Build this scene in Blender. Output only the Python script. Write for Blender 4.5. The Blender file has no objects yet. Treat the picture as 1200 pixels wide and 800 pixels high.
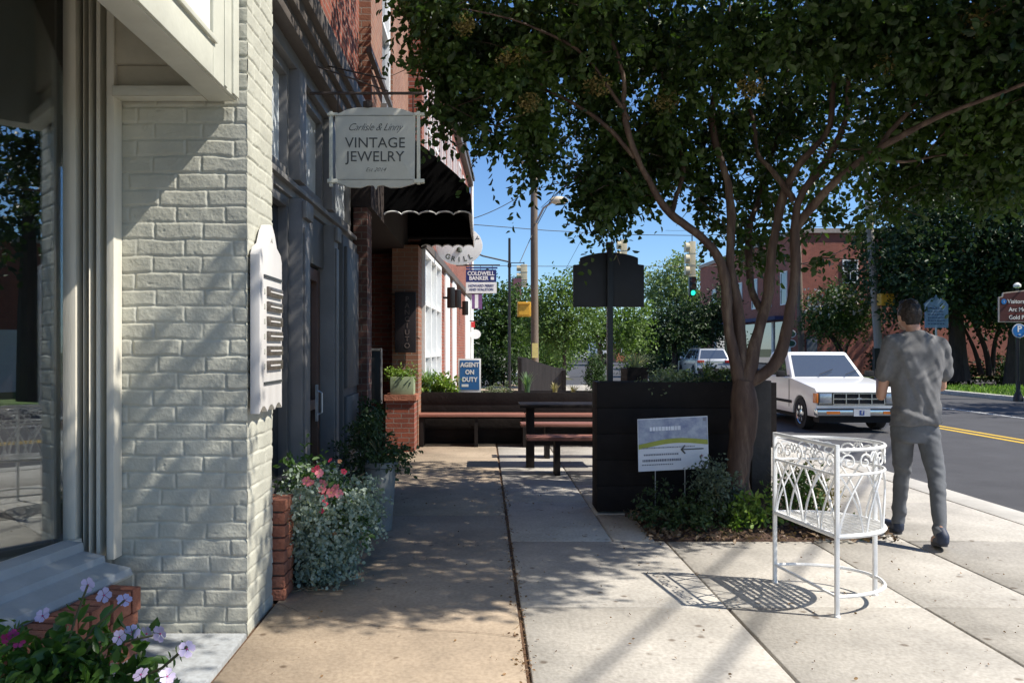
import bpy, bmesh, math, random
import numpy as np
from mathutils import Vector, Matrix, Euler
random.seed(7); RNG = np.random.default_rng(11)
R = math.radians; PI = math.pi
SC = bpy.context.scene; COL = SC.collection

# ------------------------------------------------------------------ camera, sky, sun, exposure
EYE = 1.45
cam_d = bpy.data.cameras.new('camera'); cam = bpy.data.objects.new('camera', cam_d); COL.objects.link(cam)
cam.location = (0, 0, EYE); cam.rotation_euler = (R(90), 0, 0)
cam_d.sensor_width = 36; cam_d.lens = 28.8; cam_d.shift_x = 34/1200; cam_d.shift_y = 8/1200
cam_d.clip_start = 0.05; cam_d.clip_end = 3000
SC.camera = cam
EL = R(49); SDIR = Vector((math.cos(EL)*0.965, -math.cos(EL)*0.262, math.sin(EL))).normalized()
w = bpy.data.worlds.new('World'); SC.world = w; w.use_nodes = True
nt = w.node_tree; nt.nodes.clear()
sky = nt.nodes.new('ShaderNodeTexSky'); sky.sky_type = 'NISHITA'; sky.sun_disc = False
sky.sun_elevation = EL; sky.sun_rotation = math.atan2(SDIR.x, SDIR.y)
sky.air_density = 1.0; sky.dust_density = 0.1; sky.ozone_density = 4.0
bg = nt.nodes.new('ShaderNodeBackground'); bg.inputs[1].default_value = 0.075
wo = nt.nodes.new('ShaderNodeOutputWorld')
tn = nt.nodes.new('ShaderNodeMixRGB'); tn.blend_type = 'MULTIPLY'; tn.inputs[0].default_value = 1; tn.inputs[2].default_value = (.97, 1.19, 1.44, 1)
nt.links.new(sky.outputs[0], tn.inputs[1]); nt.links.new(tn.outputs[0], bg.inputs[0]); nt.links.new(bg.outputs[0], wo.inputs[0])
sl = bpy.data.lights.new('sun', 'SUN'); sl.energy = 5.0; sl.angle = R(0.53); sl.color = (1, 0.94, 0.84)
sun = bpy.data.objects.new('sun', sl); COL.objects.link(sun)
sun.rotation_euler = SDIR.to_track_quat('Z', 'Y').to_euler(); sun.location = (10, -5, 20)
SC.view_settings.view_transform = 'Standard'; SC.view_settings.look = 'None'
SC.view_settings.exposure = 0.62; SC.view_settings.gamma = 1.0
SC.cycles.max_bounces = 8; SC.cycles.transparent_max_bounces = 16

def at(px, py, Y): return Vector(((px-566)/960*Y, Y, EYE+(408-py)/960*Y))
def gx(px, Y): return (px-566)/960*Y
def gz(py, Y): return EYE+(408-py)/960*Y

# ------------------------------------------------------------------ materials
MATS = {}
def newmat(name):
    m = bpy.data.materials.new(name); m.use_nodes = True; nt = m.node_tree
    b = nt.nodes['Principled BSDF']; MATS[name] = m
    return m, nt, b
def N(nt, t, **kw):
    n = nt.nodes.new(t)
    for k, v in kw.items():
        if k.startswith('i_'): n.inputs[int(k[2:])].default_value = v
        else: setattr(n, k, v)
    return n
def c4(c, f=1.0): return (min(c[0]*f, 1), min(c[1]*f, 1), min(c[2]*f, 1), 1)
def mat(name, col, rough=.6, metal=0., var=.18, scale=6., bump=.0, bscale=60., spec=.5, col2=None, coat=0., stretch=None, detail=5):
    if name in MATS: return MATS[name]
    m, nt, b = newmat(name); L = nt.links
    tc = N(nt, 'ShaderNodeTexCoord'); src = tc.outputs['Object']
    if stretch:
        mp = N(nt, 'ShaderNodeMapping'); mp.inputs['Scale'].default_value = stretch; L.new(src, mp.inputs[0]); src = mp.outputs[0]
    n = N(nt, 'ShaderNodeTexNoise'); n.inputs['Scale'].default_value = scale; n.inputs['Detail'].default_value = detail; n.inputs['Roughness'].default_value = .65
    L.new(src, n.inputs['Vector'])
    r = N(nt, 'ShaderNodeValToRGB'); r.color_ramp.elements[0].position = .3; r.color_ramp.elements[1].position = .7
    r.color_ramp.elements[0].color = c4(col, 1-var); r.color_ramp.elements[1].color = c4(col2, 1) if col2 else c4(col, 1+var)
    L.new(n.outputs['Fac'], r.inputs[0]); L.new(r.outputs[0], b.inputs['Base Color'])
    b.inputs['Roughness'].default_value = rough; b.inputs['Metallic'].default_value = metal
    b.inputs['Specular IOR Level'].default_value = spec
    if coat: b.inputs['Coat Weight'].default_value = coat
    if bump:
        n2 = N(nt, 'ShaderNodeTexNoise'); n2.inputs['Scale'].default_value = bscale; n2.inputs['Detail'].default_value = 6
        L.new(src, n2.inputs['Vector'])
        bp = N(nt, 'ShaderNodeBump'); bp.inputs['Strength'].default_value = bump; bp.inputs['Distance'].default_value = .02
        L.new(n2.outputs['Fac'], bp.inputs['Height']); L.new(bp.outputs[0], b.inputs['Normal'])
    return m
def brickmat(name, c1, c2, mortar, bw=.215, rh=.0677, ms=.006, rough=.85, stain=None):
    m, nt, b = newmat(name); L = nt.links
    tc = N(nt, 'ShaderNodeTexCoord'); ge = N(nt, 'ShaderNodeNewGeometry')
    sx = N(nt, 'ShaderNodeSeparateXYZ'); L.new(tc.outputs['Object'], sx.inputs[0])
    sn = N(nt, 'ShaderNodeSeparateXYZ'); L.new(ge.outputs['True Normal'], sn.inputs[0])
    ab = N(nt, 'ShaderNodeMath', operation='ABSOLUTE'); L.new(sn.outputs[0], ab.inputs[0])
    gt = N(nt, 'ShaderNodeMath', operation='GREATER_THAN'); gt.inputs[1].default_value = .7; L.new(ab.outputs[0], gt.inputs[0])
    mx = N(nt, 'ShaderNodeMix', data_type='FLOAT'); L.new(gt.outputs[0], mx.inputs[0]); L.new(sx.outputs[0], mx.inputs[2]); L.new(sx.outputs[1], mx.inputs[3])
    cb = N(nt, 'ShaderNodeCombineXYZ'); L.new(mx.outputs[0], cb.inputs[0]); L.new(sx.outputs[2], cb.inputs[1])
    nd = N(nt, 'ShaderNodeTexNoise'); nd.inputs['Scale'].default_value = 14; L.new(tc.outputs['Object'], nd.inputs['Vector'])
    vm = N(nt, 'ShaderNodeMixRGB', blend_type='LINEAR_LIGHT'); vm.inputs[0].default_value = .006
    L.new(cb.outputs[0], vm.inputs[1]); L.new(nd.outputs['Color'], vm.inputs[2])
    br = N(nt, 'ShaderNodeTexBrick'); L.new(vm.outputs[0], br.inputs['Vector'])
    br.inputs['Color1'].default_value = c4(c1); br.inputs['Color2'].default_value = c4(c2); br.inputs['Mortar'].default_value = c4(mortar)
    br.inputs['Scale'].default_value = 1; br.inputs['Brick Width'].default_value = bw; br.inputs['Row Height'].default_value = rh
    br.inputs['Mortar Size'].default_value = ms; br.inputs['Mortar Smooth'].default_value = .2
    n = N(nt, 'ShaderNodeTexNoise'); n.inputs['Scale'].default_value = 2.3; n.inputs['Detail'].default_value = 8; n.inputs['Roughness'].default_value = .7
    L.new(tc.outputs['Object'], n.inputs['Vector'])
    hs = N(nt, 'ShaderNodeMixRGB', blend_type='MULTIPLY'); hs.inputs[0].default_value = .75
    r = N(nt, 'ShaderNodeValToRGB'); r.color_ramp.elements[0].position = .25; r.color_ramp.elements[1].position = .75
    r.color_ramp.elements[0].color = (.45, .42, .42, 1); r.color_ramp.elements[1].color = (1.0, 1, 1, 1)
    L.new(n.outputs['Fac'], r.inputs[0]); L.new(br.outputs['Color'], hs.inputs[1]); L.new(r.outputs[0], hs.inputs[2])
    L.new(hs.outputs[0], b.inputs['Base Color']); b.inputs['Roughness'].default_value = rough
    bp = N(nt, 'ShaderNodeBump', invert=True); bp.inputs['Strength'].default_value = .8; bp.inputs['Distance'].default_value = .01
    L.new(br.outputs['Fac'], bp.inputs['Height'])
    n3 = N(nt, 'ShaderNodeTexNoise'); n3.inputs['Scale'].default_value = 70; L.new(tc.outputs['Object'], n3.inputs['Vector'])
    b2 = N(nt, 'ShaderNodeBump'); b2.inputs['Strength'].default_value = .35; b2.inputs['Distance'].default_value = .01
    L.new(n3.outputs['Fac'], b2.inputs['Height']); L.new(bp.outputs[0], b2.inputs['Normal']); L.new(b2.outputs[0], b.inputs['Normal'])
    return m
def leafmat(name, ca, cb, trans=.35, rough=.5, tcol=None):
    m, nt, b = newmat(name); L = nt.links
    a = N(nt, 'ShaderNodeAttribute', attribute_name='tint')
    r = N(nt, 'ShaderNodeMixRGB'); r.inputs[1].default_value = c4(ca); r.inputs[2].default_value = c4(cb)
    L.new(a.outputs['Fac'], r.inputs[0]); L.new(r.outputs[0], b.inputs['Base Color']); b.inputs['Roughness'].default_value = rough
    b.inputs['Specular IOR Level'].default_value = .35
    t = N(nt, 'ShaderNodeBsdfTranslucent'); br = N(nt, 'ShaderNodeMixRGB', blend_type='MULTIPLY'); br.inputs[0].default_value = 1
    tc = tcol or (1.3, 1.5, .5); br.inputs[2].default_value = (tc[0], tc[1], tc[2], 1)
    L.new(r.outputs[0], br.inputs[1]); L.new(br.outputs[0], t.inputs[0])
    ms = N(nt, 'ShaderNodeMixShader'); ms.inputs[0].default_value = trans
    L.new(b.outputs[0], ms.inputs[1]); L.new(t.outputs[0], ms.inputs[2])
    L.new(ms.outputs[0], nt.nodes['Material Output'].inputs[0])
    return m
def glassmat(name, refl=.22, tint=(.8, .85, .85), rough=.01, dark=None):
    m, nt, b = newmat(name); L = nt.links; nt.nodes.remove(b)
    g = N(nt, 'ShaderNodeBsdfGlossy'); g.inputs['Roughness'].default_value = rough; g.inputs['Color'].default_value = (.95, .97, 1, 1)
    if dark: t = N(nt, 'ShaderNodeBsdfDiffuse'); t.inputs[0].default_value = c4(dark)
    else: t = N(nt, 'ShaderNodeBsdfTransparent'); t.inputs[0].default_value = c4(tint)
    lw = N(nt, 'ShaderNodeFresnel'); lw.inputs[0].default_value = 1.5
    ad = N(nt, 'ShaderNodeMath', operation='MULTIPLY_ADD'); ad.inputs[1].default_value = 1.1; ad.inputs[2].default_value = refl; ad.use_clamp = True
    L.new(lw.outputs[0], ad.inputs[0])
    ms = N(nt, 'ShaderNodeMixShader'); L.new(ad.outputs[0], ms.inputs[0]); L.new(t.outputs[0], ms.inputs[1]); L.new(g.outputs[0], ms.inputs[2])
    L.new(ms.outputs[0], nt.nodes['Material Output'].inputs[0]); return m
def emimat(name, col, s=1.0):
    m, nt, b = newmat(name); b.inputs['Base Color'].default_value = c4(col)
    b.inputs['Emission Color'].default_value = c4(col); b.inputs['Emission Strength'].default_value = s; return m

# ------------------------------------------------------------------ mesh builder
WM = {}
def wm(o): return WM.get(o.name, Matrix.Identity(4)) if o else Matrix.Identity(4)
def setp(o, label=None, cat=None, group=None, kind=None):
    if label: o['label'] = label
    if cat: o['category'] = cat
    if group: o['group'] = group
    if kind: o['kind'] = kind
    return o
def thing(name, label, cat, loc=(0, 0, 0), rotz=0, group=None):
    o = bpy.data.objects.new(name, None); COL.objects.link(o); o.empty_display_size = .1
    o.location = loc; o.rotation_euler = (0, 0, rotz)
    WM[o.name] = Matrix.Translation(loc) @ Matrix.Rotation(rotz, 4, 'Z')
    return setp(o, label, cat, group)
class MB:
    def __init__(s): s.v = []; s.f = []; s.mi = []; s.m = 0
    def mat(s, i): s.m = i; return s
    def add(s, vs, fs):
        k = len(s.v); s.v += [tuple(v) for v in vs]; s.f += [tuple(i+k for i in f) for f in fs]; s.mi += [s.m]*len(fs); return s
    def box(s, x0, x1, y0, y1, z0, z1, M=None):
        vs = [Vector(p) for p in ((x0,y0,z0),(x1,y0,z0),(x1,y1,z0),(x0,y1,z0),(x0,y0,z1),(x1,y0,z1),(x1,y1,z1),(x0,y1,z1))]
        if M: vs = [M @ v for v in vs]
        return s.add(vs, [(0,3,2,1),(4,5,6,7),(0,1,5,4),(1,2,6,5),(2,3,7,6),(3,0,4,7)])
    def bar(s, a, b, w, h=None):      # rectangular bar between two points
        a = Vector(a); b = Vector(b); d = b-a; h = h or w
        q = d.to_track_quat('Z', 'Y').to_matrix().to_4x4(); q.translation = a
        return s.box(-w/2, w/2, -h/2, h/2, 0, d.length, q)
    def tube(s, pts, rad, n=8, closed=False, caps=True):
        pts = [Vector(p) for p in pts]; m = len(pts)
        if not hasattr(rad, '__len__'): rad = [rad]*m
        vs = []; fs = []; prev = None
        for i, p in enumerate(pts):
            if closed: t = pts[(i+1) % m]-pts[i-1]
            else: t = pts[min(i+1, m-1)]-pts[max(i-1, 0)]
            if t.length < 1e-9: t = Vector((0, 0, 1))
            t.normalize()
            if prev is None:
                u = t.cross(Vector((0, 0, 1)));
                if u.length < .1: u = t.cross(Vector((1, 0, 0)))
            else: u = prev-t*prev.dot(t)
            u.normalize(); prev = u; v = t.cross(u)
            for k in range(n):
                a = 2*PI*k/n; vs.append(p+(u*math.cos(a)+v*math.sin(a))*rad[i])
        r = m if closed else m-1
        for i in range(r):
            j = (i+1) % m
            for k in range(n): fs.append((i*n+k, i*n+(k+1) % n, j*n+(k+1) % n, j*n+k))
        if caps and not closed: fs += [tuple(range(n))[::-1], tuple((m-1)*n+k for k in range(n))]
        return s.add(vs, fs)
    def lathe(s, prof, c=(0, 0, 0), n=24, M=None):
        vs = []; fs = []; m = len(prof)
        for r, z in prof:
            for k in range(n):
                a = 2*PI*k/n; p = Vector((c[0]+r*math.cos(a), c[1]+r*math.sin(a), c[2]+z)); vs.append(M @ p if M else p)
        for i in range(m-1):
            for k in range(n): fs.append((i*n+k, i*n+(k+1) % n, (i+1)*n+(k+1) % n, (i+1)*n+k))
        fs.append(tuple(range(n))[::-1]); fs.append(tuple((m-1)*n+k for k in range(n)))
        return s.add(vs, fs)
    def prism(s, poly, M, h):         # 2D poly (ccw), extruded from 0 to h along local z of M
        n = len(poly); vs = [M @ Vector((x, y, 0)) for x, y in poly]+[M @ Vector((x, y, h)) for x, y in poly]
        fs = [tuple(range(n))[::-1], tuple(range(n, 2*n))]+[(i, (i+1) % n, n+(i+1) % n, n+i) for i in range(n)]
        return s.add(vs, fs)
    def loft(s, rings, caps=True):
        n = len(rings[0]); vs = [p for r in rings for p in r]; fs = []
        for i in range(len(rings)-1):
            for k in range(n): fs.append((i*n+k, i*n+(k+1) % n, (i+1)*n+(k+1) % n, (i+1)*n+k))
        if caps: fs += [tuple(range(n))[::-1], tuple((len(rings)-1)*n+k for k in range(n))]
        return s.add(vs, fs)
    def build(s, name, mats, parent=None, smooth=False, bevel=0, local=False, origin=None, sharp=40, seg=2):
        me = bpy.data.meshes.new(name)
        if not isinstance(mats, (list, tuple)): mats = [mats]
        vs = s.v
        if parent is not None and not local:
            inv = wm(parent).inverted(); vs = [inv @ Vector(v) for v in vs]
        if parent is None and origin is not None: vs = [(v[0]-origin[0], v[1]-origin[1], v[2]-origin[2]) for v in vs]
        me.from_pydata([tuple(v) for v in vs], [], s.f)
        for m in mats: me.materials.append(m)
        if len(mats) > 1: me.polygons.foreach_set('material_index', s.mi)
        bm = bmesh.new(); bm.from_mesh(me); bmesh.ops.recalc_face_normals(bm, faces=bm.faces)
        if bevel:
            es = [e for e in bm.edges if len(e.link_faces) == 2 and e.calc_face_angle(0) > R(35)]
            bmesh.ops.bevel(bm, geom=es, offset=bevel, segments=seg, affect='EDGES', clamp_overlap=True, profile=.6)
        bm.to_mesh(me); bm.free()
        if smooth or bevel:
            me.polygons.foreach_set('use_smooth', [True]*len(me.polygons)); me.set_sharp_from_angle(angle=R(sharp))
        return link(name, me, parent, origin)
def link(name, me, parent=None, origin=None):
    o = bpy.data.objects.new(name, me); COL.objects.link(o)
    if parent is not None: o.parent = parent; WM[o.name] = wm(parent)
    elif origin is not None: o.location = origin; WM[o.name] = Matrix.Translation(origin)
    return o
def copy_tree(o, parent=None):
    c = o.copy(); COL.objects.link(c); c.parent = parent
    for ch in list(o.children): copy_tree(ch, c)
    return c
def npmesh(name, V, F, mats, parent=None, tint=None, origin=None, smooth=False, attr='tint', midx=None):
    """V (n,3) world coordinates, F (m,k) all of one size"""
    V = np.asarray(V, dtype=np.float64)
    if parent is not None:
        inv = np.array(wm(parent).inverted()); V = V @ inv[:3, :3].T+inv[:3, 3]
    elif origin is not None: V = V-np.array(origin)
    me = bpy.data.meshes.new(name); F = np.asarray(F, dtype=np.int32); m, k = F.shape
    me.vertices.add(len(V)); me.vertices.foreach_set('co', V.ravel())
    me.loops.add(m*k); me.loops.foreach_set('vertex_index', F.ravel())
    me.polygons.add(m); me.polygons.foreach_set('loop_start', np.arange(0, m*k, k, dtype=np.int32))
    if not isinstance(mats, (list, tuple)): mats = [mats]
    for q in mats: me.materials.append(q)
    if midx is not None: me.polygons.foreach_set('material_index', np.asarray(midx, dtype=np.int32))
    if tint is not None:
        a = me.attributes.new(attr, 'FLOAT', 'POINT'); a.data.foreach_set('value', np.asarray(tint, dtype=np.float32))
    if smooth: me.polygons.foreach_set('use_smooth', np.ones(m, dtype=bool))
    me.update(calc_edges=True); me.validate()
    return link(name, me, parent, origin)
def nrm(a): return a/np.maximum(np.linalg.norm(a, axis=-1, keepdims=True), 1e-9)
def leaf_arrays(P, D, size, width=.42, fold=.18, curl=.12):
    n = len(P); rv = RNG.normal(size=(n, 3)); D = nrm(D); S = nrm(np.cross(D, rv)); Nn = np.cross(S, D)
    L = size[:, None]; W = L*width*.5
    b = P; t = P+D*L-Nn*L*curl
    l1 = P+D*L*.33-S*W*.9+Nn*W*fold*2; l2 = P+D*L*.68-S*W*.85+Nn*W*fold*1.2
    r1 = P+D*L*.33+S*W*.9+Nn*W*fold*2; r2 = P+D*L*.68+S*W*.85+Nn*W*fold*1.2
    V = np.stack([b, l1, l2, t, r2, r1], 1).reshape(-1, 3)
    i = np.arange(n)[:, None]*6
    F = np.concatenate([i+np.array([[0, 1, 2, 3]]), i+np.array([[0, 3, 4, 5]])], 0)
    return V, F
def leaves(name, P, D, size, m, parent=None, tint=None, width=.42, **kw):
    V, F = leaf_arrays(P, D, size, width, **kw)
    if tint is None: tint = RNG.random(len(P))
    return npmesh(name, V, F, m, parent, np.repeat(tint, 6))
def clump_twigs(clumps, per_vol=None, counts=None, klen=.3, k=10, droop=.35, lsize=.05, shell=.45, spread=1.0):
    """clumps: (x,y,z,rx,ry,rz); leafy twigs inside ellipsoids"""
    PP = []; DD = []; SS = []; TT = []
    for ci, c in enumerate(clumps):
        c = list(c); nt_ = counts[ci] if counts is not None else int(per_vol*(c[3]*c[4]*c[5])**(2/3)*4)
        nt_ = max(nt_, 3)
        u = nrm(RNG.normal(size=(nt_, 3))); r = RNG.random(nt_)**shell
        p0 = np.array(c[:3])+u*r[:, None]*np.array(c[3:6])
        d = nrm(u*.7+RNG.normal(size=(nt_, 3))*.8+np.array([0, 0, -droop]))
        tb = np.clip(RNG.normal(.5, .22)+RNG.normal(size=nt_)*.15, 0, 1)
        ln = klen*(.6+.8*RNG.random(nt_))
        for j in range(k):
            t = (j+.5)/k
            p = p0+d*(ln*t)[:, None]+np.array([0, 0, -1])*(droop*ln*t*t*.6)[:, None]
            side = nrm(np.cross(d, RNG.normal(size=(nt_, 3))))
            PP.append(p+side*lsize*.15); DD.append(nrm(side*spread+d*.6+np.array([0, 0, -.25])))
            SS.append(lsize*(.65+.7*RNG.random(nt_))); TT.append(np.clip(tb+RNG.normal(size=nt_)*.12, 0, 1))
    return np.concatenate(PP), np.concatenate(DD), np.concatenate(SS), np.concatenate(TT)
def foliage(name, clumps, m, parent, width=.45, **kw):
    P, D, S, T = clump_twigs(clumps, **kw)
    return leaves(name, P, D, S, m, parent, T, width)
def text(body, size, M, m, parent, ext=.002, name='lettering', sx=1.0, shear=0., bold=0., sp=1.0, align='CENTER', local=False):
    cu = bpy.data.curves.new('t', 'FONT'); cu.body = body; cu.size = size; cu.extrude = ext; cu.align_x = align; cu.align_y = 'CENTER'
    cu.shear = shear; cu.offset = bold; cu.space_character = sp; cu.resolution_u = 3
    o = bpy.data.objects.new('t', cu); COL.objects.link(o)
    dg = bpy.context.evaluated_depsgraph_get(); me = bpy.data.meshes.new_from_object(o.evaluated_get(dg)); bpy.data.objects.remove(o)
    T = M @ Matrix.Diagonal((sx, 1, 1, 1))
    if parent is not None and not local: T = wm(parent).inverted() @ T
    me.transform(T); me.materials.clear(); me.materials.append(m); me.name = name
    return link(name, me, parent)
def FY(x, y, z, rz=0): return Matrix.Translation((x, y, z)) @ Matrix.Rotation(rz, 4, 'Z') @ Matrix.Rotation(R(90), 4, 'X')   # text facing -Y
def FX(x, y, z): return Matrix.Translation((x, y, z)) @ Matrix.Rotation(R(90), 4, 'Z') @ Matrix.Rotation(R(90), 4, 'X')       # facing +X
def vnoise(x, y, seed=0):
    g = np.random.default_rng(seed).random((256, 256))
    xi = np.floor(x).astype(int); yi = np.floor(y).astype(int); fx = x-xi; fy = y-yi
    fx = fx*fx*(3-2*fx); fy = fy*fy*(3-2*fy)
    a = g[xi % 256, yi % 256]; b = g[(xi+1) % 256, yi % 256]; c = g[xi % 256, (yi+1) % 256]; d = g[(xi+1) % 256, (yi+1) % 256]
    return (a*(1-fx)+b*fx)*(1-fy)+(c*(1-fx)+d*fx)*fy
def skin(name, items, m, parent, voxel=.012, smooth=2, fold=None, local=False):
    """one continuous surface from tapered capsules (a, b, ra, rb) / ellipsoids (c, (rx,ry,rz), rot)"""
    bm = bmesh.new()
    for it in items:
        if len(it) == 4:
            a, b, ra, rb = Vector(it[0]), Vector(it[1]), it[2], it[3]
            n = 6
            for i in range(n+1):
                t = i/n; c = a.lerp(b, t); r = ra+(rb-ra)*t
                bmesh.ops.create_icosphere(bm, subdivisions=2, radius=r, matrix=Matrix.Translation(c))
            d = b-a
            if d.length > 1e-4:
                mt = d.to_track_quat('Z', 'Y').to_matrix().to_4x4(); mt.translation = (a+b)/2
                bmesh.ops.create_cone(bm, cap_ends=True, segments=16, radius1=ra, radius2=rb, depth=d.length, matrix=mt)
        else:
            c, rr, rot = it
            mt = Matrix.Translation(c) @ Euler(rot).to_matrix().to_4x4() @ Matrix.Diagonal((*rr, 1))
            bmesh.ops.create_icosphere(bm, subdivisions=3, radius=1, matrix=mt)
    me = bpy.data.meshes.new(name); bm.to_mesh(me); bm.free()
    o = bpy.data.objects.new(name, me); COL.objects.link(o)
    md = o.modifiers.new('r', 'REMESH'); md.mode = 'VOXEL'; md.voxel_size = voxel
    if smooth:
        s = o.modifiers.new('s', 'SMOOTH'); s.factor = .6; s.iterations = smooth*3
    dg = bpy.context.evaluated_depsgraph_get(); me2 = bpy.data.meshes.new_from_object(o.evaluated_get(dg)); bpy.data.objects.remove(o)
    if fold:
        nv = len(me2.vertices); co = np.empty(nv*3); me2.vertices.foreach_get('co', co); co = co.reshape(-1, 3)
        no = np.empty(nv*3); me2.vertices.foreach_get('normal', no); no = no.reshape(-1, 3)
        co = co+no*fold(co)[:, None]; me2.vertices.foreach_set('co', co.ravel())
    if parent is not None and not local: me2.transform(wm(parent).inverted())
    me2.materials.clear(); me2.materials.append(m); me2.polygons.foreach_set('use_smooth', [True]*len(me2.polygons)); me2.update()
    return link(name, me2, parent)

# ------------------------------------------------------------------ shared materials
m_cream = mat('cream_paint', (.56, .56, .48), .55, var=.1, scale=3, bump=.08, bscale=30)
m_creamwood = mat('weathered_cream_wood', (.62, .59, .50), .6, var=.14, scale=5, bump=.15, bscale=25, stretch=(1, 1, .15))
m_white = mat('white_paint', (.78, .78, .76), .5, var=.06, scale=4, bump=.04)
m_painted_brick = mat('painted_brick', (.455, .45, .38), .6, var=.16, scale=3.2, bump=.14, bscale=90, detail=10)
m_brick_red = brickmat('red_brick', (.36, .10, .055), (.24, .065, .04), (.30, .25, .21))
m_brick_tan = brickmat('orange_tan_brick', (.36, .17, .10), (.30, .13, .075), (.36, .30, .24))
m_brick_far = brickmat('far_red_brick', (.40, .13, .085), (.33, .10, .07), (.36, .24, .19), ms=.004)
m_rowlock = mat('ledge_brick', (.34, .11, .06), .85, var=.35, scale=9, bump=.5, bscale=60, col2=(.42, .17, .10))
m_mortar = mat('mortar', (.22, .19, .16), .95, bump=.4)
m_greywood = mat('grey_painted_wood', (.092, .09, .09), .5, var=.2, scale=4, bump=.1, bscale=30, stretch=(1, 1, .2))
m_greytrim = mat('grey_trim', (.155, .15, .147), .5, var=.15, scale=4, bump=.08)
m_browntrim = mat('brown_cornice', (.10, .085, .075), .6, var=.2, scale=5, bump=.1)
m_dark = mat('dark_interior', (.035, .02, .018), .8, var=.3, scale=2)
m_wine = mat('dark_red_panel', (.10, .028, .022), .7, var=.3, scale=3)
m_black = mat('black_metal', (.012, .012, .013), .45, var=.2)
m_steel = mat('galvanised_steel', (.45, .46, .47), .4, metal=.7, var=.15)
m_blackcloth = mat('black_canvas', (.004, .004, .0045), .95, spec=.08, var=.3, scale=12, bump=.2, bscale=200)
m_parklet = mat('dark_stained_boards', (.013, .010, .0095), .7, spec=.2, var=.35, scale=5, bump=.25, bscale=20, stretch=(1, 1, 1))
m_redwood = mat('reddish_bench_wood', (.26, .11, .08), .6, var=.25, scale=6, bump=.15, stretch=(.2, 1, 1))
m_asphalt = mat('asphalt', (.060, .060, .064), .85, var=.22, scale=1.2, bump=.3, bscale=180, detail=10)
m_pane = glassmat('shop_glass', .10)
m_panedark = glassmat('dark_glass', .06, dark=(.012, .014, .016))
m_soil = mat('mulch', (.07, .04, .028), .95, var=.5, scale=30, bump=1., bscale=60)
m_grass = mat('grass_blades_green', (.10, .17, .035), .8, var=.3, scale=3)

# ------------------------------------------------------------------ ground
def sheet(name, poly, z, m, kind='structure', depth=None):
    o = MB()
    if depth: o.prism(poly, Matrix.Translation((0, 0, z-depth)), depth)
    else: o.add([(x, y, z) for x, y in poly], [tuple(range(len(poly)))])
    return setp(o.build(name, m), kind=kind)
sheet('ground', [(-900, -300), (900, -300), (900, 1500), (-900, 1500)], -.212, mat('ground_soil', (.10, .11, .05), .95, var=.4, scale=.3, bump=.4))
ROADX0, ROADX1 = 4.8, 16.6
sheet('road', [(4.78, -60), (ROADX1, -60), (ROADX1, 33), (60, 33), (60, 43), (ROADX1, 43), (ROADX1+6, 300), (4.78, 300), (4.78, 43), (-60, 43), (-60, 33), (4.78, 33)], -.2, m_asphalt)
m_line_y = mat('yellow_road_paint', (.62, .40, .04), .7, var=.15, scale=14, bump=.1)
m_line_w = mat('white_road_paint', (.66, .66, .64), .7, var=.15, scale=14, bump=.1)
def strip(name, x, w_, y0, y1, m): return sheet(name, [(x-w_/2, y0), (x+w_/2, y0), (x+w_/2, y1), (x-w_/2, y1)], -.196, m)
strip('road_line_yellow', 9.42, .13, -30, 32, m_line_y); strip('road_line_yellow', 9.70, .13, -30, 32, m_line_y)
strip('road_line_white', 12.75, .1, -30, 32, m_line_w)
for k in range(4): sheet('road_line_short', [(10.0, 11.8+k*8), (10.1, 11.8+k*8), (10.1, 14.6+k*8), (10.0, 14.6+k*8)], -.196, m_line_w)
strip('stop_line', 7.2, 4.3, 31.2, 31.6, m_line_w)

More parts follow.
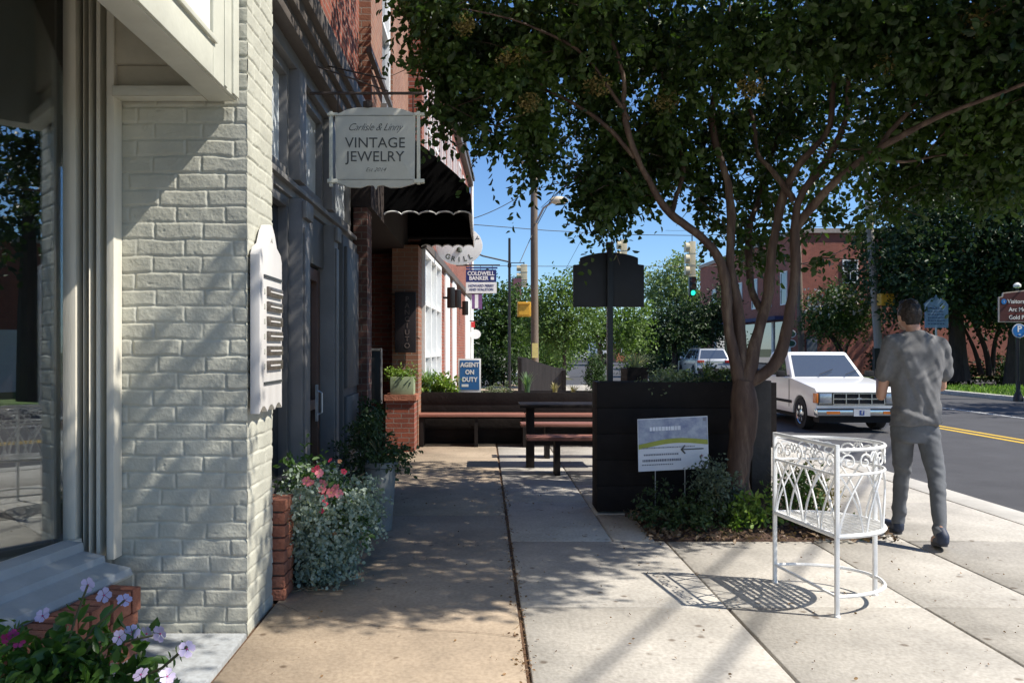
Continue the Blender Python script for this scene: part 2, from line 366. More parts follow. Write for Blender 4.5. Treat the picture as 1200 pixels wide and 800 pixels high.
# concrete: one mesh of separate slabs with real joints over a dark bed
def slabmat(name, col, spot=.35):
    m, nt, b = newmat(name); L = nt.links
    tc = N(nt, 'ShaderNodeTexCoord'); a = N(nt, 'ShaderNodeAttribute', attribute_name='tint')
    n1 = N(nt, 'ShaderNodeTexNoise'); n1.inputs['Scale'].default_value = 1.4; n1.inputs['Detail'].default_value = 9; n1.inputs['Roughness'].default_value = .65
    n2 = N(nt, 'ShaderNodeTexNoise'); n2.inputs['Scale'].default_value = 45; n2.inputs['Detail'].default_value = 6
    n3 = N(nt, 'ShaderNodeTexVoronoi'); n3.inputs['Scale'].default_value = 9; n4 = N(nt, 'ShaderNodeTexNoise'); n4.inputs['Scale'].default_value = 3.1; n4.inputs['Detail'].default_value = 2; L.new(tc.outputs['Object'], n4.inputs['Vector']); r4 = N(nt, 'ShaderNodeValToRGB'); r4.color_ramp.elements[0].position = .56; r4.color_ramp.elements[1].position = .60; L.new(n4.outputs['Fac'], r4.inputs[0])
    for n in (n1, n2, n3): L.new(tc.outputs['Object'], n.inputs['Vector'])
    r1 = N(nt, 'ShaderNodeValToRGB'); r1.color_ramp.elements[0].position = .32; r1.color_ramp.elements[1].position = .66
    r1.color_ramp.elements[0].color = c4(col, .66); r1.color_ramp.elements[1].color = c4(col, 1.08)
    L.new(n1.outputs['Fac'], r1.inputs[0])
    r2 = N(nt, 'ShaderNodeValToRGB'); r2.color_ramp.elements[0].position = .35; r2.color_ramp.elements[1].position = .62
    r2.color_ramp.elements[0].color = (.72, .70, .68, 1); r2.color_ramp.elements[1].color = (1, 1, 1, 1); L.new(n2.outputs['Fac'], r2.inputs[0])
    r3 = N(nt, 'ShaderNodeValToRGB'); r3.color_ramp.elements[0].position = .10; r3.color_ramp.elements[1].position = .22
    r3.color_ramp.elements[0].color = (.45, .40, .36, 1); r3.color_ramp.elements[1].color = (1, 1, 1, 1); L.new(n3.outputs['Distance'], r3.inputs[0])
    mu = N(nt, 'ShaderNodeMixRGB', blend_type='MULTIPLY'); mu.inputs[0].default_value = .7; L.new(r1.outputs[0], mu.inputs[1]); L.new(r2.outputs[0], mu.inputs[2])
    mv = N(nt, 'ShaderNodeMixRGB', blend_type='MULTIPLY'); L.new(r4.outputs[0], mv.inputs[0]); L.new(mu.outputs[0], mv.inputs[1]); L.new(r3.outputs[0], mv.inputs[2])
    mr = N(nt, 'ShaderNodeMapRange'); mr.inputs[3].default_value = .95; mr.inputs[4].default_value = 1.03; L.new(a.outputs['Fac'], mr.inputs[0])
    mw = N(nt, 'ShaderNodeMixRGB', blend_type='MULTIPLY'); mw.inputs[0].default_value = 1; L.new(mv.outputs[0], mw.inputs[1]); L.new(mr.outputs[0], mw.inputs[2])
    L.new(mw.outputs[0], b.inputs['Base Color']); b.inputs['Roughness'].default_value = .85
    bp = N(nt, 'ShaderNodeBump'); bp.inputs['Strength'].default_value = .35; bp.inputs['Distance'].default_value = .006
    L.new(n2.outputs['Fac'], bp.inputs['Height']); L.new(bp.outputs[0], b.inputs['Normal'])
    return m
m_slab_w = slabmat('pale_concrete', (.50, .47, .42)); m_slab_t = slabmat('tan_concrete', (.41, .325, .235)); m_slab_b = slabmat('bluish_concrete', (.40, .42, .43))
m_joint = mat('joint_dirt', (.10, .055, .03), .95, var=.5, scale=25, bump=.6)
def slabs(name, xs, ys, m, z=0., gap=.012, th=.1):
    V = []; F = []; T = []
    for i in range(len(xs)-1):
        for j in range(len(ys)-1):
            if ys[j+1] <= ys[j]: continue
            g = gap/2*(.7+.6*random.random()); x0, x1, y0, y1 = xs[i]+g, xs[i+1]-g, ys[j]+g, ys[j+1]-g; b = .006; dz = random.uniform(-.002, .002)
            k = len(V); zt = z+dz
            V += [(x0, y0, z-th), (x1, y0, z-th), (x1, y1, z-th), (x0, y1, z-th), (x0, y0, zt-b), (x1, y0, zt-b), (x1, y1, zt-b), (x0, y1, zt-b),
                  (x0+b, y0+b, zt), (x1-b, y0+b, zt), (x1-b, y1-b, zt), (x0+b, y1-b, zt)]
            F += [tuple(k+q for q in f) for f in ((0,1,5,4),(1,2,6,5),(2,3,7,6),(3,0,4,7),(4,5,9,8),(5,6,10,9),(6,7,11,10),(7,4,8,11),(8,9,10,11))]
            T += [random.random()]*12
    return setp(npmesh(name, V, F, m, tint=T), kind='structure')
sheet('sidewalk_bed', [(-9, -12), (4.44, -12), (4.44, 33), (-9, 33)], -.018, m_joint)
yw = [-6.4+1.57*k for k in range(0, 26)]
slabs('sidewalk', [.21, 1.37, 2.47, 3.19, 4.44], [y for y in yw if y < 6.3], m_slab_w)
slabs('sidewalk', [.21, .98], [6.16+.003, 7.73, 9.3, 10.87, 12.4], m_slab_w)
slabs('sidewalk', [.98, 2.5], [7.15, 8.72, 10.29, 12.4], m_slab_w)
slabs('sidewalk', [3.19, 4.44], [6.16, 7.73, 9.3, 10.87, 12.44, 14.0, 15.6, 17.2, 18.8, 20.4, 22, 24, 26, 28, 30, 32.8], m_slab_w)
slabs('sidewalk', [2.5, 3.19], [6.16, 7.73, 9.3, 10.87, 12.44, 14.0, 15.6, 17.2, 18.8, 20.4, 22, 24, 26, 28, 30, 32.8], m_slab_w)
slabs('sidewalk', [-.9, .21, 1.37, 2.5], [12.4, 14.0, 15.6, 17.2, 18.8, 20.4, 22, 24, 26, 28, 30, 32.8], m_slab_t)
slabs('sidewalk', [.98, 1.30], [6.16, 7.15], m_slab_w)
slabs('tan_walk', [-1.185, .198], [-6, -2.9, .2, 2.6, 7.1, 9.6, 12.4], m_slab_t, z=.004)
slabs('doorstep', [-2.2, -1.19], [2.9, 4.16], m_slab_b, z=.008)
def crack(pts, w_=.006):
    V = []; n_ = 60; P_ = [gp_ for gp_ in pts]; out = []
    for i in range(len(P_)-1):
        for j in range(14): s = j/14; out.append(Vector((P_[i][0]*(1-s)+P_[i+1][0]*s, P_[i][1]*(1-s)+P_[i+1][1]*s+random.uniform(-.006, .006), .0085)))
    out.append(Vector((P_[-1][0], P_[-1][1], .0085)))
    for i, p in enumerate(out): q = w_*random.uniform(.3, 1); V += [p-Vector((0, q/2, 0)), p+Vector((0, q/2, 0))]
    b = MB(); b.add(V, [(2*i, 2*i+2, 2*i+3, 2*i+1) for i in range(len(out)-1)]); setp(b.build('sidewalk_crack', m_joint), kind='structure')
crack([(-1.17, 4.66), (-.95, 4.43), (-.5, 4.25), (.0, 4.16), (.18, 4.10)])
# kerbs
k = MB(); y = -12
while y < 33: k.box(4.45, 4.79, y+.006, y+3.0, -.3, .004); y += 3.006
setp(k.build('kerb', mat('kerb_concrete', (.46, .44, .40), .85, var=.2, scale=2, bump=.25), bevel=.02), kind='structure')
k = MB(); y = -12
while y < 33: k.box(ROADX1, ROADX1+.3, y+.006, y+3.0, -.3, -.06); y += 3.006
setp(k.build('kerb', MATS['kerb_concrete'], bevel=.02), kind='structure')
m_lawn = mat('lawn', (.12, .21, .045), .9, var=.35, scale=1.5, bump=.6, bscale=40)
sheet('lawn', [(ROADX1+.3, -12), (60, -12), (60, 33), (ROADX1+.3, 33)], -.08, m_lawn)
sheet('far_lawn', [(ROADX1+.5, 43.5), (90, 43.5), (90, 300), (ROADX1+9, 300)], -.1, m_lawn)
sheet('far_sidewalk', [(-60, 43.4), (4.6, 43.4), (4.6, 140), (-60, 140)], -.06, m_slab_w)
# grass blades on the verge (uncountable)
n = 9000; P = np.stack([ROADX1+.35+RNG.random(n)**1.3*9, 17+RNG.random(n)*15, np.full(n, -.08)], 1)
D = RNG.normal(size=(n, 3))*.45+np.array([0, 0, 1]); m_blade = leafmat('grass_blade', (.11, .20, .04), (.20, .30, .07), .3)
setp(leaves('grass', P, D, .10+.1*RNG.random(n), m_blade, None, None, .25), 'short green grass on the verge across the street', 'grass', kind='stuff')

# litter: dry petals and leaf bits on the concrete
n = 1500; px_ = np.concatenate([RNG.normal(.2, .022, 700), RNG.random(800)*4.6-1.1]); py_ = np.concatenate([2.6+RNG.random(700)**1.2*6, 2.8+RNG.random(800)**1.4*6])
ok = ~((px_ > 1.3) & (px_ < 2.6) & (py_ > 6.1)); px_, py_ = px_[ok], py_[ok]; n = len(px_)
D = np.stack([RNG.normal(size=n), RNG.normal(size=n), RNG.random(n)*.25], 1)
setp(leaves('leaf_litter', np.stack([px_, py_, np.full(n, .008)], 1), D, .006+.016*RNG.random(n)**2, leafmat('dry_litter', (.30, .18, .08), (.14, .08, .045), .1), None, None, .6, fold=.1),
     'dry brown petals and leaf bits lying on the concrete', 'leaf litter', kind='stuff')

# ------------------------------------------------------------------ near left building
def brick_relief(u, v, u0, seed, bl=.247, ch=.0847):
    rg = np.random.default_rng(seed)
    u = u+(vnoise(u*12, v*12, seed+1)-.5)*.010; vv = v+(vnoise(u*9+40, v*9, seed+2)-.5)*.011
    row = np.floor(vv/ch).astype(int)
    ro = rg.random(400)*.05-.025; off = np.where(row % 2 == 0, 0, .5)*bl+ro[row % 400]
    # random headers shift the bond here and there
    x = u-u0+off; colf = x/bl; col = np.floor(colf).astype(int)
    fu = (colf-col)*bl; fv = vv-row*ch
    du = np.minimum(fu, bl-fu); dv = np.minimum(fv, ch-fv); d = np.minimum(du, dv)
    mort = np.clip((d-.001)/.010, 0, 1); mort = mort*mort*(3-2*mort)
    hb = rg.random((400, 64)); b = hb[row % 400, col % 64]
    h = -.0052*(1-mort)*(.45+.9*vnoise(u*11+3, v*13, seed+7))+(b-.5)*.0032*mort
    tl = rg.random((400, 64))-.5; h += tl[row % 400, col % 64]*(fv-ch/2)*.035*mort
    h += (vnoise(u*30, v*30, seed+3)-.5)*.0017+(vnoise(u*90, v*90, seed+4)-.5)*.0012+(vnoise(u*8, v*8, seed+6)-.5)*.0045
    pit = vnoise(u*26+9, v*26, seed+5); h -= np.clip(pit-.93, 0, 1)*.05
    return h
def relief_grid(origin, U, Nn, W, H, res, seed, u0):
    nu = int(W/res)+1; nv = int(H/res)+1
    u, v = np.meshgrid(np.linspace(0, W, nu), np.linspace(0, H, nv)); h = brick_relief(u, v, u0, seed)
    h[:, 0] = -.03 if False else h[:, 0]
    V = np.array(origin)+u[..., None]*np.array(U)+v[..., None]*np.array([0, 0, 1])+h[..., None]*np.array(Nn)
    i = np.arange(nu*nv).reshape(nv, nu)
    F = np.stack([i[:-1, :-1], i[:-1, 1:], i[1:, 1:], i[1:, :-1]], -1).reshape(-1, 4)
    return V.reshape(-1, 3), F
A = thing('painted_brick_shop', 'cream painted brick shop at the left with boxed fascia and angled display window', 'shop building', (-2.6, 4.0, 0))
V1, F1 = relief_grid((-1.93, 4.17, -.03), (1, 0, 0), (0, -1, 0), .73, 4.0, .0045, 5, .02)
V2, F2 = relief_grid((-1.20, 4.17, -.03), (0, 1, 0), (1, 0, 0), .50, 4.0, .0055, 31, .12)
wall = npmesh('brick_pier', np.concatenate([V1, V2]), np.concatenate([F1, F2+len(V1)]), m_painted_brick, A, smooth=True)
b = MB(); b.box(-1.93, -1.216, 4.19, 4.665, -.03, 3.97); b.build('pier_core', m_painted_brick, A)
b = MB(); b.box(-9, -1.22, -5, 4.66, 3.98, 8.2); b.build('upper_wall', m_painted_brick, A)
# fascia box
b = MB(); b.box(-1.39, -1.262, -3, 4.155, 2.70, 3.97)
b.box(-1.262, -1.245, -3, 3.78, 2.705, 2.86); b.box(-1.262, -1.243, 3.78, 4.15, 2.703, 3.96)
b.box(-1.243, -1.236, 3.93, 3.97, 2.71, 3.955); b.box(-1.243, -1.232, 4.05, 4.14, 2.71, 3.955)
b.box(-1.245, -1.228, -3, 3.80, 2.86, 2.885); b.box(-1.262, -1.20, -3, 4.12, 3.72, 3.95)
fas = b.build('sign_fascia', m_cream, A, bevel=.004)
b = MB(); b.box(-1.261, -1.253, -3, 3.76, 2.887, 3.70); b.build('sign_panel', mat('white_sign_panel', (.85, .85, .84), .35, var=.02), fas)
b = MB(); sw = [(-1.249, 3.55+.05*math.cos(a)*(1-a/9), 3.02+.06*math.sin(a)*(1-a/9)) for a in np.linspace(.2, 5.2, 18)]; b.tube(sw, .005, 6)
b.build('painted_flourish', mat('faded_grey_lettering', (.2, .2, .2), .6), fas)
b = MB(); b.box(-4, -1.392, -3, 4.16, 3.60, 3.64); b.build('soffit', mat('soffit_board', (.42, .39, .31), .7, var=.1, bump=.1), A)
b = MB(); b.box(-1.84, -1.392, 4.115, 4.155, 2.755, 2.868); b.box(-1.84, -1.392, 4.09, 4.155, 2.87, 3.598); b.mat(1).box(-1.84, -1.392, 4.06, 4.15, 2.70, 2.752); b.build('soffit_trim', [MATS['soffit_board'], m_cream], A, bevel=.003)  # panel above the moulding: darker beige, its shade put into the colour
# window: glass line runs along uw
uw = Vector((.177, .984, 0)).normalized(); nw = Vector((uw.y, -uw.x, 0)); G1 = Vector((-2.045, 4.115, 0))
def gp(s, o, z): p = G1+uw*s+nw*o; return Vector((p.x, p.y, z))
win = MB(); MX = Matrix(((uw.x, nw.x, 0, G1.x), (uw.y, nw.y, 0, G1.y), (0, 0, 1, 0), (0, 0, 0, 1)))
win.box(-3.6, 0.02, -.03, .03, 3.42, 3.59, MX); win.box(-3.6, .0, -.02, .035, .44, .50, MX)
win.box(gx(97, 4.165), gx(73, 4.09), 4.09, 4.165, .44, 3.59)
def jb(a, b_, Y, Y2=4.166): win.box(gx(a, Y), gx(b_, Y2), Y, Y2, .40, 3.595)
jb(97.5, 104.5, 4.112); jb(104.7, 112.6, 4.088); jb(112.8, 124.6, 4.098); jb(124.8, 143, 4.072)
frame = win.build('window_frame', m_creamwood, A, bevel=.004)
ug = Vector((math.sin(R(24)), math.cos(R(24)), 0)); ng = Vector((ug.y, -ug.x, 0)); MG = Matrix(((ug.x, ng.x, 0, G1.x), (ug.y, ng.y, 0, G1.y), (0, 0, 1, 0), (0, 0, 0, 1)))
MG = Matrix.Translation((gx(73, 4.05)-G1.x, 4.05-G1.y, 0)) @ MG
b = MB(); b.box(-3.6, .0, -.004, .004, .44, 3.50, MG); b.build('pane', m_pane, frame)
b = MB(); b.add([MX @ Vector(q) for q in ((-3.6, -.9, .47), (0, -.02, .47), (0, .02, .47), (-3.6, .02, .47))], [(0, 1, 2, 3)]); b.add([MX @ Vector(q) for q in ((-3.6, -.9, 3.44), (0, -.02, 3.44), (0, .02, 3.44), (-3.6, .02, 3.44))], [(0, 1, 2, 3)]); b.build('inner_sill', m_creamwood, frame)
prof = [(.0, .505), (.085, .495), (.09, .452), (.19, .430), (.195, .398), (.315, .372), (.33, .340), (.32, .325), (0, .325)]
b = MB(); r0 = [MX @ Vector((-3.4, o, z)) for o, z in prof]; r1 = []
for o, z in prof:                      # sill ends square against the jamb
    p = G1+nw*o; s = (4.04-p.y)/uw.y; q = p+uw*min(s, -.02); r1.append(Vector((q.x, q.y, z)))
b.loft([r0, r1]); b.build('window_sill', mat('sill_paint', (.36, .39, .40), .55, var=.12, scale=5, bump=.12, bscale=30), frame, bevel=.003)
# brick ledge below the sill, rowlock bricks over courses
b = MB(); b.box(-3.4, -.16, -.05, .43, .0, .21, MX)
b.build('ledge_core', m_mortar, A)
b = MB(); s = -.17
while s > -2.4:
    wb = .066+random.uniform(-.003, .003); tz = random.uniform(-.006, .006); to = random.uniform(-.008, .01)
    b.box(s-wb, s, .15, .475+to, .222, .328+tz*.4, MX); s -= wb+.010
for rz, off in ((.150, 0), (.078, .11), (.006, 0)):
    s = -.165+off*.0
    first = True
    while s > -2.4:
        wb = (.21 if not (first and off) else .1); b.box(s-wb, s, .30, .452+random.uniform(-.004, .004), rz, rz+.062, MX); s -= wb+.010; first = False
b.build('brick_ledge', m_rowlock, A, bevel=.006)
# interior seen through the glass
b = MB(); b.box(-6, -5.9, -2, 4.1, 0, 3.6); b.box(-6, -2.2, 4.17, 4.2, 0, 3.6); b.mat(1).box(-6, -2.4, -2, 4.1, .25, .3); b.mat(2).box(-4.4, -4.3, 0, 4, .3, 1.25); b.build('interior', [m_dark, m_wine, m_wine], A)
b = MB(); b.box(-2.9, -2.3, .5, 4.0, .30, .42); b.build('display_shelf', m_wine, A)
t = thing('vase', 'pale pot standing inside the display window', 'pot', (-2.58, 3.73, .42))
b = MB(); b.lathe([(.075, 0), (.10, .03), (.135, .30), (.15, .33), (.14, .335), (.12, .31)], (-2.58, 3.73, .42), 28); b.build('pot_body', mat('peach_ceramic', (.55, .36, .22), .5), t, smooth=True)

# ------------------------------------------------------------------ grey shopfront with red brick above
B = thing('grey_trim_shop', 'narrow shopfront of grey painted wood with pale transoms and red brick above', 'shop building', (-1.8, 6.5, 0))
XF = -1.35
b = MB(); b.box(-8, -1.27, 4.70, 8.40, 3.84, 8.8); b.build('upper_wall', m_brick_red, B)
b = MB(); b.box(-1.45, -1.13, 4.69, 8.39, 3.70, 3.835); b.box(-1.45, -1.17, 4.69, 8.39, 3.60, 3.695); b.box(-1.45, -1.21, 4.69, 8.39, 3.50, 3.595); b.build('cornice', m_browntrim, B, bevel=.008)
b = MB(); b.box(-1.46, XF+.02, 4.69, 8.38, 2.50, 2.62); b.box(-1.46, XF+.05, 4.69, 8.38, 3.40, 3.495); b.box(-1.46, XF+.06, 4.69, 8.38, 2.555, 2.59); b.build('beam', m_greytrim, B, bevel=.005)
posts = [(4.69, 4.80), (5.72, 5.94), (6.95, 7.12)]
for y0, y1 in posts:
    b = MB(); b.box(-1.48, XF+.09, y0, y1, 0, 2.497); b.box(-1.48, XF+.07, y0, y1, 2.625, 3.397)
    b.box(XF+.09, XF+.105, y0+.03, y1-.03, .35, 2.3); b.box(XF+.09, XF+.12, y0-.01, y1+.01, 0, .3); b.box(XF+.09, XF+.12, y0-.01, y1+.01, 2.36, 2.48)
    b.build('post', m_greytrim, B, bevel=.005)
b = MB(); b.box(-1.50, XF+.06, 7.55, 8.395, 0, 2.497); b.box(XF+.06, XF+.09, 7.62, 8.30, .2, 1.0); b.box(XF+.06, XF+.09, 7.62, 8.30, 1.08, 2.4); b.build('panel', m_greywood, B, bevel=.006)
m_transom = mat('pale_frosted_glass', (.62, .66, .68), .25, var=.2, scale=3)
for y0, y1 in ((4.82, 5.70), (5.96, 6.93), (7.14, 8.36)):
    b = MB()
    for q0, q1, z0, z1 in ((y0, y0+.06, 2.625, 3.395), (y1-.06, y1, 2.625, 3.395), (y0+.06, y1-.06, 2.625, 2.69), (y0+.06, y1-.06, 3.33, 3.395)): b.box(-1.44, XF, q0, q1, z0, z1)
    f = b.build('transom_frame', m_greytrim, B, bevel=.004)
    b = MB(); b.box(-1.42, -1.405, y0+.06, y1-.06, 2.69, 3.33); b.build('pane', m_transom, f)
b = MB(); b.box(-1.46, XF+.05, 4.81, 5.71, 0, .45); b.box(-1.46, XF+.08, 4.81, 5.71, .45, .50); b.box(XF+.05, XF+.07, 4.9, 5.62, .10, .36); b.build('stall_riser', m_greywood, B, bevel=.005)
def shop_window(y0, y1, z0, z1):
    b = MB()
    for q0, q1, a0, a1 in ((y0, y0+.07, z0, z1), (y1-.07, y1, z0, z1), (y0+.07, y1-.07, z0, z0+.07), (y0+.07, y1-.07, z1-.07, z1)): b.box(-1.45, XF, q0, q1, a0, a1)
    f = b.build('window_frame', m_greywood, B, bevel=.004)
    b = MB(); b.box(-1.42, -1.41, y0+.07, y1-.07, z0+.07, z1-.07); b.build('pane', m_panedark, f)
shop_window(4.81, 5.71, .50, 2.495); shop_window(7.13, 7.54, .50, 2.495)
b = MB(); b.box(-1.46, XF+.03, 7.13, 7.54, 0, .49); b.build('stall_riser', m_greywood, B, bevel=.005)
b = MB()
for q0, q1, a0, a1 in ((5.95, 6.06, 0, 2.1), (6.83, 6.94, 0, 2.1), (6.06, 6.83, 2.0, 2.1), (6.06, 6.83, 0, .28), (6.06, 6.83, .95, 1.03)): b.box(-1.47, -1.38, q0, q1, a0, a1)
d = b.build('door', mat('dark_brown_door', (.09, .045, .03), .45, var=.2), B, bevel=.005)
b = MB(); b.box(-1.44, -1.43, 6.06, 6.83, .28, 2.0); b.build('pane', m_panedark, d)
b = MB(); b.box(-1.38, -1.365, 6.74, 6.80, .85, 1.15); b.tube([(-1.365, 6.77, .9), (-1.33, 6.77, .92), (-1.33, 6.77, 1.08), (-1.365, 6.77, 1.1)], .008); b.build('handle', m_steel, d)
b = MB(); b.box(-1.46, XF, 5.95, 6.94, 2.12, 2.49); b.build('panel', m_greywood, B, bevel=.004)
b = MB(); b.box(-8, -1.62, 4.7, 8.39, 0, 3.8); b.build('back_wall', m_dark, B)

# ------------------------------------------------------------------ third building with window and recessed entry
Cb = thing('brick_restaurant', 'brick restaurant building with recessed dark entry under the black awning', 'shop building', (-2, 10, 0))
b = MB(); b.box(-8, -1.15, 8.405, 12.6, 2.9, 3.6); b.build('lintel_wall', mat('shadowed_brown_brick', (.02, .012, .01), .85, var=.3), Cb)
b = MB(); b.box(-8, -1.15, 8.405, 9.35, 3.605, 8.6); b.box(-8, -1.15, 10.45, 12.6, 3.605, 8.6); b.box(-8, -1.15, 9.35, 10.45, 3.605, 4.2); b.box(-8, -1.15, 9.35, 10.45, 6.4, 8.6); b.build('upper_wall', m_brick_tan, Cb)
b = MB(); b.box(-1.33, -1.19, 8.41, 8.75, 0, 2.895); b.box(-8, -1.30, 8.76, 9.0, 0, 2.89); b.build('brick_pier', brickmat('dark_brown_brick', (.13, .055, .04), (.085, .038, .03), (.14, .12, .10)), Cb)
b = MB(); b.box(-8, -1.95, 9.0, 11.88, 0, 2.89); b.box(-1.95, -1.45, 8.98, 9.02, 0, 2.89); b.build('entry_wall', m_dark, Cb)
b = MB(); b.box(-1.32, -.94, 11.9, 12.58, 0, 2.95); b.build('brick_pier', m_brick_tan, Cb)
b = MB(); b.box(-1.36, -.96, 11.45, 11.89, 0, .72); b.mat(1).box(-1.38, -.93, 11.42, 11.895, .72, .80); b.build('low_wall', [m_brick_red, m_rowlock], Cb)
b = MB()
for q0, q1, a0, a1 in ((9.36, 9.44, 4.21, 6.39), (10.36, 10.44, 4.21, 6.39), (9.44, 10.36, 4.21, 4.3), (9.44, 10.36, 5.28, 5.34), (9.44, 10.36, 6.3, 6.39)): b.box(-1.28, -1.18, q0, q1, a0, a1)
f = b.build('window_frame', m_white, Cb, bevel=.004)
b = MB(); b.box(-1.25, -1.24, 9.44, 10.36, 4.3, 6.3); b.build('pane', m_panedark, f)
b = MB(); b.box(-1.148, -1.08, 9.2, 10.6, 4.12, 4.2); b.build('sill', m_greytrim, f)
b = MB(); b.bar((-1.10, 7.9, 4.33), (-1.10, 9.75, 4.33), .05, .05); b.bar((-1.15, 8.42, 4.33), (-1.10, 8.42, 4.33), .03); b.build('rail', m_browntrim, Cb)
b = MB(); b.box(-1.944, -1.90, 9.5, 10.5, 0, 2.2); b.mat(1).box(-1.90, -1.89, 9.6, 10.4, .3, 2.1); b.build('door', [m_wine, m_panedark], Cb)
t = thing('menu_box', 'dark glazed menu box standing in the shaded restaurant entry', 'menu box', (-1.42, 10.4, 0))
b = MB(); b.box(-1.62, -1.30, 10.38, 10.44, .75, 1.42); b.build('case', m_black, t, bevel=.005)
b = MB(); b.box(-1.30, -1.285, 10.36, 10.46, .75, 1.44); b.box(-1.62, -1.29, 10.36, 10.46, 1.42, 1.45); b.build('frame', m_greytrim, t)
b = MB(); b.tube([(-1.46, 10.41, 0), (-1.46, 10.41, .75)], .03); b.build('post', m_black, t)

# awning
aw = thing('awning', 'black canvas awning with scalloped white-piped valance over the restaurant entry', 'awning', (-1.0, 10.9, 3.0))
xw, xf, y0, y1 = -1.148, -.14, 9.5, 12.55
b = MB()
top = [(xw, 4.10), (-.9, 3.95), (-.6, 3.72), (-.3, 3.46), (-.18, 3.33), (xf, 3.22), (xf, 3.14)]
for Yp in (y0, y1-.012):
    for i in range(len(top)-1): b.add([(top[i][0], Yp, top[i][1]), (top[i+1][0], Yp, top[i+1][1]), (top[i+1][0], Yp, 3.12), (top[i][0], Yp, 3.12)], [(0, 1, 2, 3)])
for i in range(len(top)-1): b.add([(top[i][0], y0, top[i][1]), (top[i+1][0], y0, top[i+1][1]), (top[i+1][0], y1, top[i+1][1]), (top[i][0], y1, top[i][1])], [(0, 1, 2, 3)])
b.build('canopy', m_blackcloth, aw)
def scal(t, n): return 3.0+.035*abs(math.sin(t*n*PI))**.6
vb = MB(); pb = MB()
def valance(P0, P1, n):
    P0 = Vector(P0); P1 = Vector(P1); m = n*10; pts = []
    for i in range(m):
        a = P0.lerp(P1, i/m); c = P0.lerp(P1, (i+1)/m); za = scal(i/m, n); zc = scal((i+1)/m, n)
        vb.add([(a.x, a.y, 3.16), (c.x, c.y, 3.16), (c.x, c.y, zc), (a.x, a.y, za)], [(0, 1, 2, 3)]); pts.append((a.x, a.y, za))
    pts.append((P1.x, P1.y, 3.0)); pb.tube(pts, .010, 6)
valance((xw, y0-.004, 0), (xf, y0-.004, 0), 5); valance((xf+.004, y0, 0), (xf+.004, y1, 0), 12); valance((xw+.2, y1, 0), (xf, y1, 0), 5)
v_ = vb.build('valance', m_blackcloth, aw); pb.build('piping', m_white, v_)
b = MB(); b.bar((xw, y0+.05, 3.13), (xf, y0+.05, 3.13), .03); b.bar((xw, y1-.05, 3.13), (xf, y1-.05, 3.13), .03); b.bar((xf-.02, y0, 3.13), (xf-.02, y1, 3.13), .03); b.build('frame', m_black, aw)

# ------------------------------------------------------------------ fourth building: white shop window, brick and white posts
Db = thing('white_window_shop', 'brick shop row with tall white display windows beyond the restaurant', 'shop building', (-2, 18, 0))
P0 = Vector((-.94, 12.6, 0)); P1 = Vector((-.42, 26, 0)); du = (P1-P0).normalized(); dn = Vector((du.y, -du.x, 0)); LEN = (P1-P0).length
MD = Matrix(((du.x, dn.x, 0, P0.x), (du.y, dn.y, 0, P0.y), (0, 0, 1, 0), (0, 0, 0, 1)))
def sy(Y): return (Y-12.6)/du.y
b = MB(); b.box(0, LEN, -6, 0, 3.1, 6.75, MD); b.box(0, LEN, -6, -.35, 0, 3.1, MD)
for a, c in ((15.5, 16.7), (17.7, 18.6), (19.7, 23.5)): b.box(sy(a), sy(c), -.349, 0, 0, 3.1, MD)
b.build('wall', m_brick_red, Db)
b = MB(); b.box(0, LEN, .001, .12, 6.55, 6.74, MD); b.box(0, LEN, .001, .07, 3.0, 3.12, MD); b.box(-.05, LEN+.05, -6, .16, 6.752, 6.85, MD); b.build('cornice', m_browntrim, Db)
for a, c in ((16.7, 17.7), (18.6, 19.7), (23.5, 25.9)):
    b = MB(); b.box(sy(a), sy(c), -.34, .03, 0, 3.0, MD); b.build('white_post', m_white, Db, bevel=.01)
def dwin(ya, yb, z0, z1, nm, nh, nv, pane):
    b = MB(); a, c = sy(ya), sy(yb); t_ = .07
    b.box(a, c, -.1, .05, z0, z0+t_, MD); b.box(a, c, -.1, .05, z1-t_, z1, MD)
    for k in range(nv+1): x = a+(c-a-t_)*k/nv; b.box(x, x+t_, -.1, .048, z0+t_, z1-t_, MD)
    for k in range(1, nh): z = z0+(z1-z0)*k/nh; b.box(a+t_, c-t_, -.08, .03, z-.025, z+.025, MD)
    f = b.build(nm, m_white, Db)
    b = MB(); b.box(a+t_, c-t_, -.05, -.04, z0+t_, z1-t_, MD); b.build('pane', pane, f)
m_skyglass = mat('pale_curtain_glass', (.6, .66, .72), .15, var=.15, scale=2)
dwin(12.62, 15.45, .5, 2.98, 'display_window', 3, 3, m_skyglass)
b = MB(); b.box(0, sy(15.45), -.3, .04, 0, .49, MD); b.build('stall_riser', m_white, Db)
for ya in (12.9, 14.2, 15.6, 17.2, 18.8, 20.4, 22, 23.6): dwin(ya, ya+.75, 3.9, 6.1, 'upper_window', 2, 1, m_skyglass)
b = MB()
b.tube([MD @ Vector((sy(25.8), .08, 0)), MD @ Vector((sy(25.8), .08, 6.7))], .05); b.build('downpipe', m_white, Db)
def sconce(Y, z0, z1, lab):
    p = MD @ Vector((sy(Y), .16, 0)); t = thing('wall_lamp', lab, 'wall lamp', (p.x, p.y, z0), group='black cylinder wall lamps')
    b = MB(); b.lathe([(.075, 0), (.08, .01), (.08, z1-z0-.01), (.07, z1-z0)], (p.x, p.y, z0), 16); b.build('shade', m_black, t, smooth=True)
    q = MD @ Vector((sy(Y), 0.002, (z0+z1)/2)); b = MB(); b.bar(q, (p.x, p.y, (z0+z1)/2), .04); b.build('arm', m_black, t)
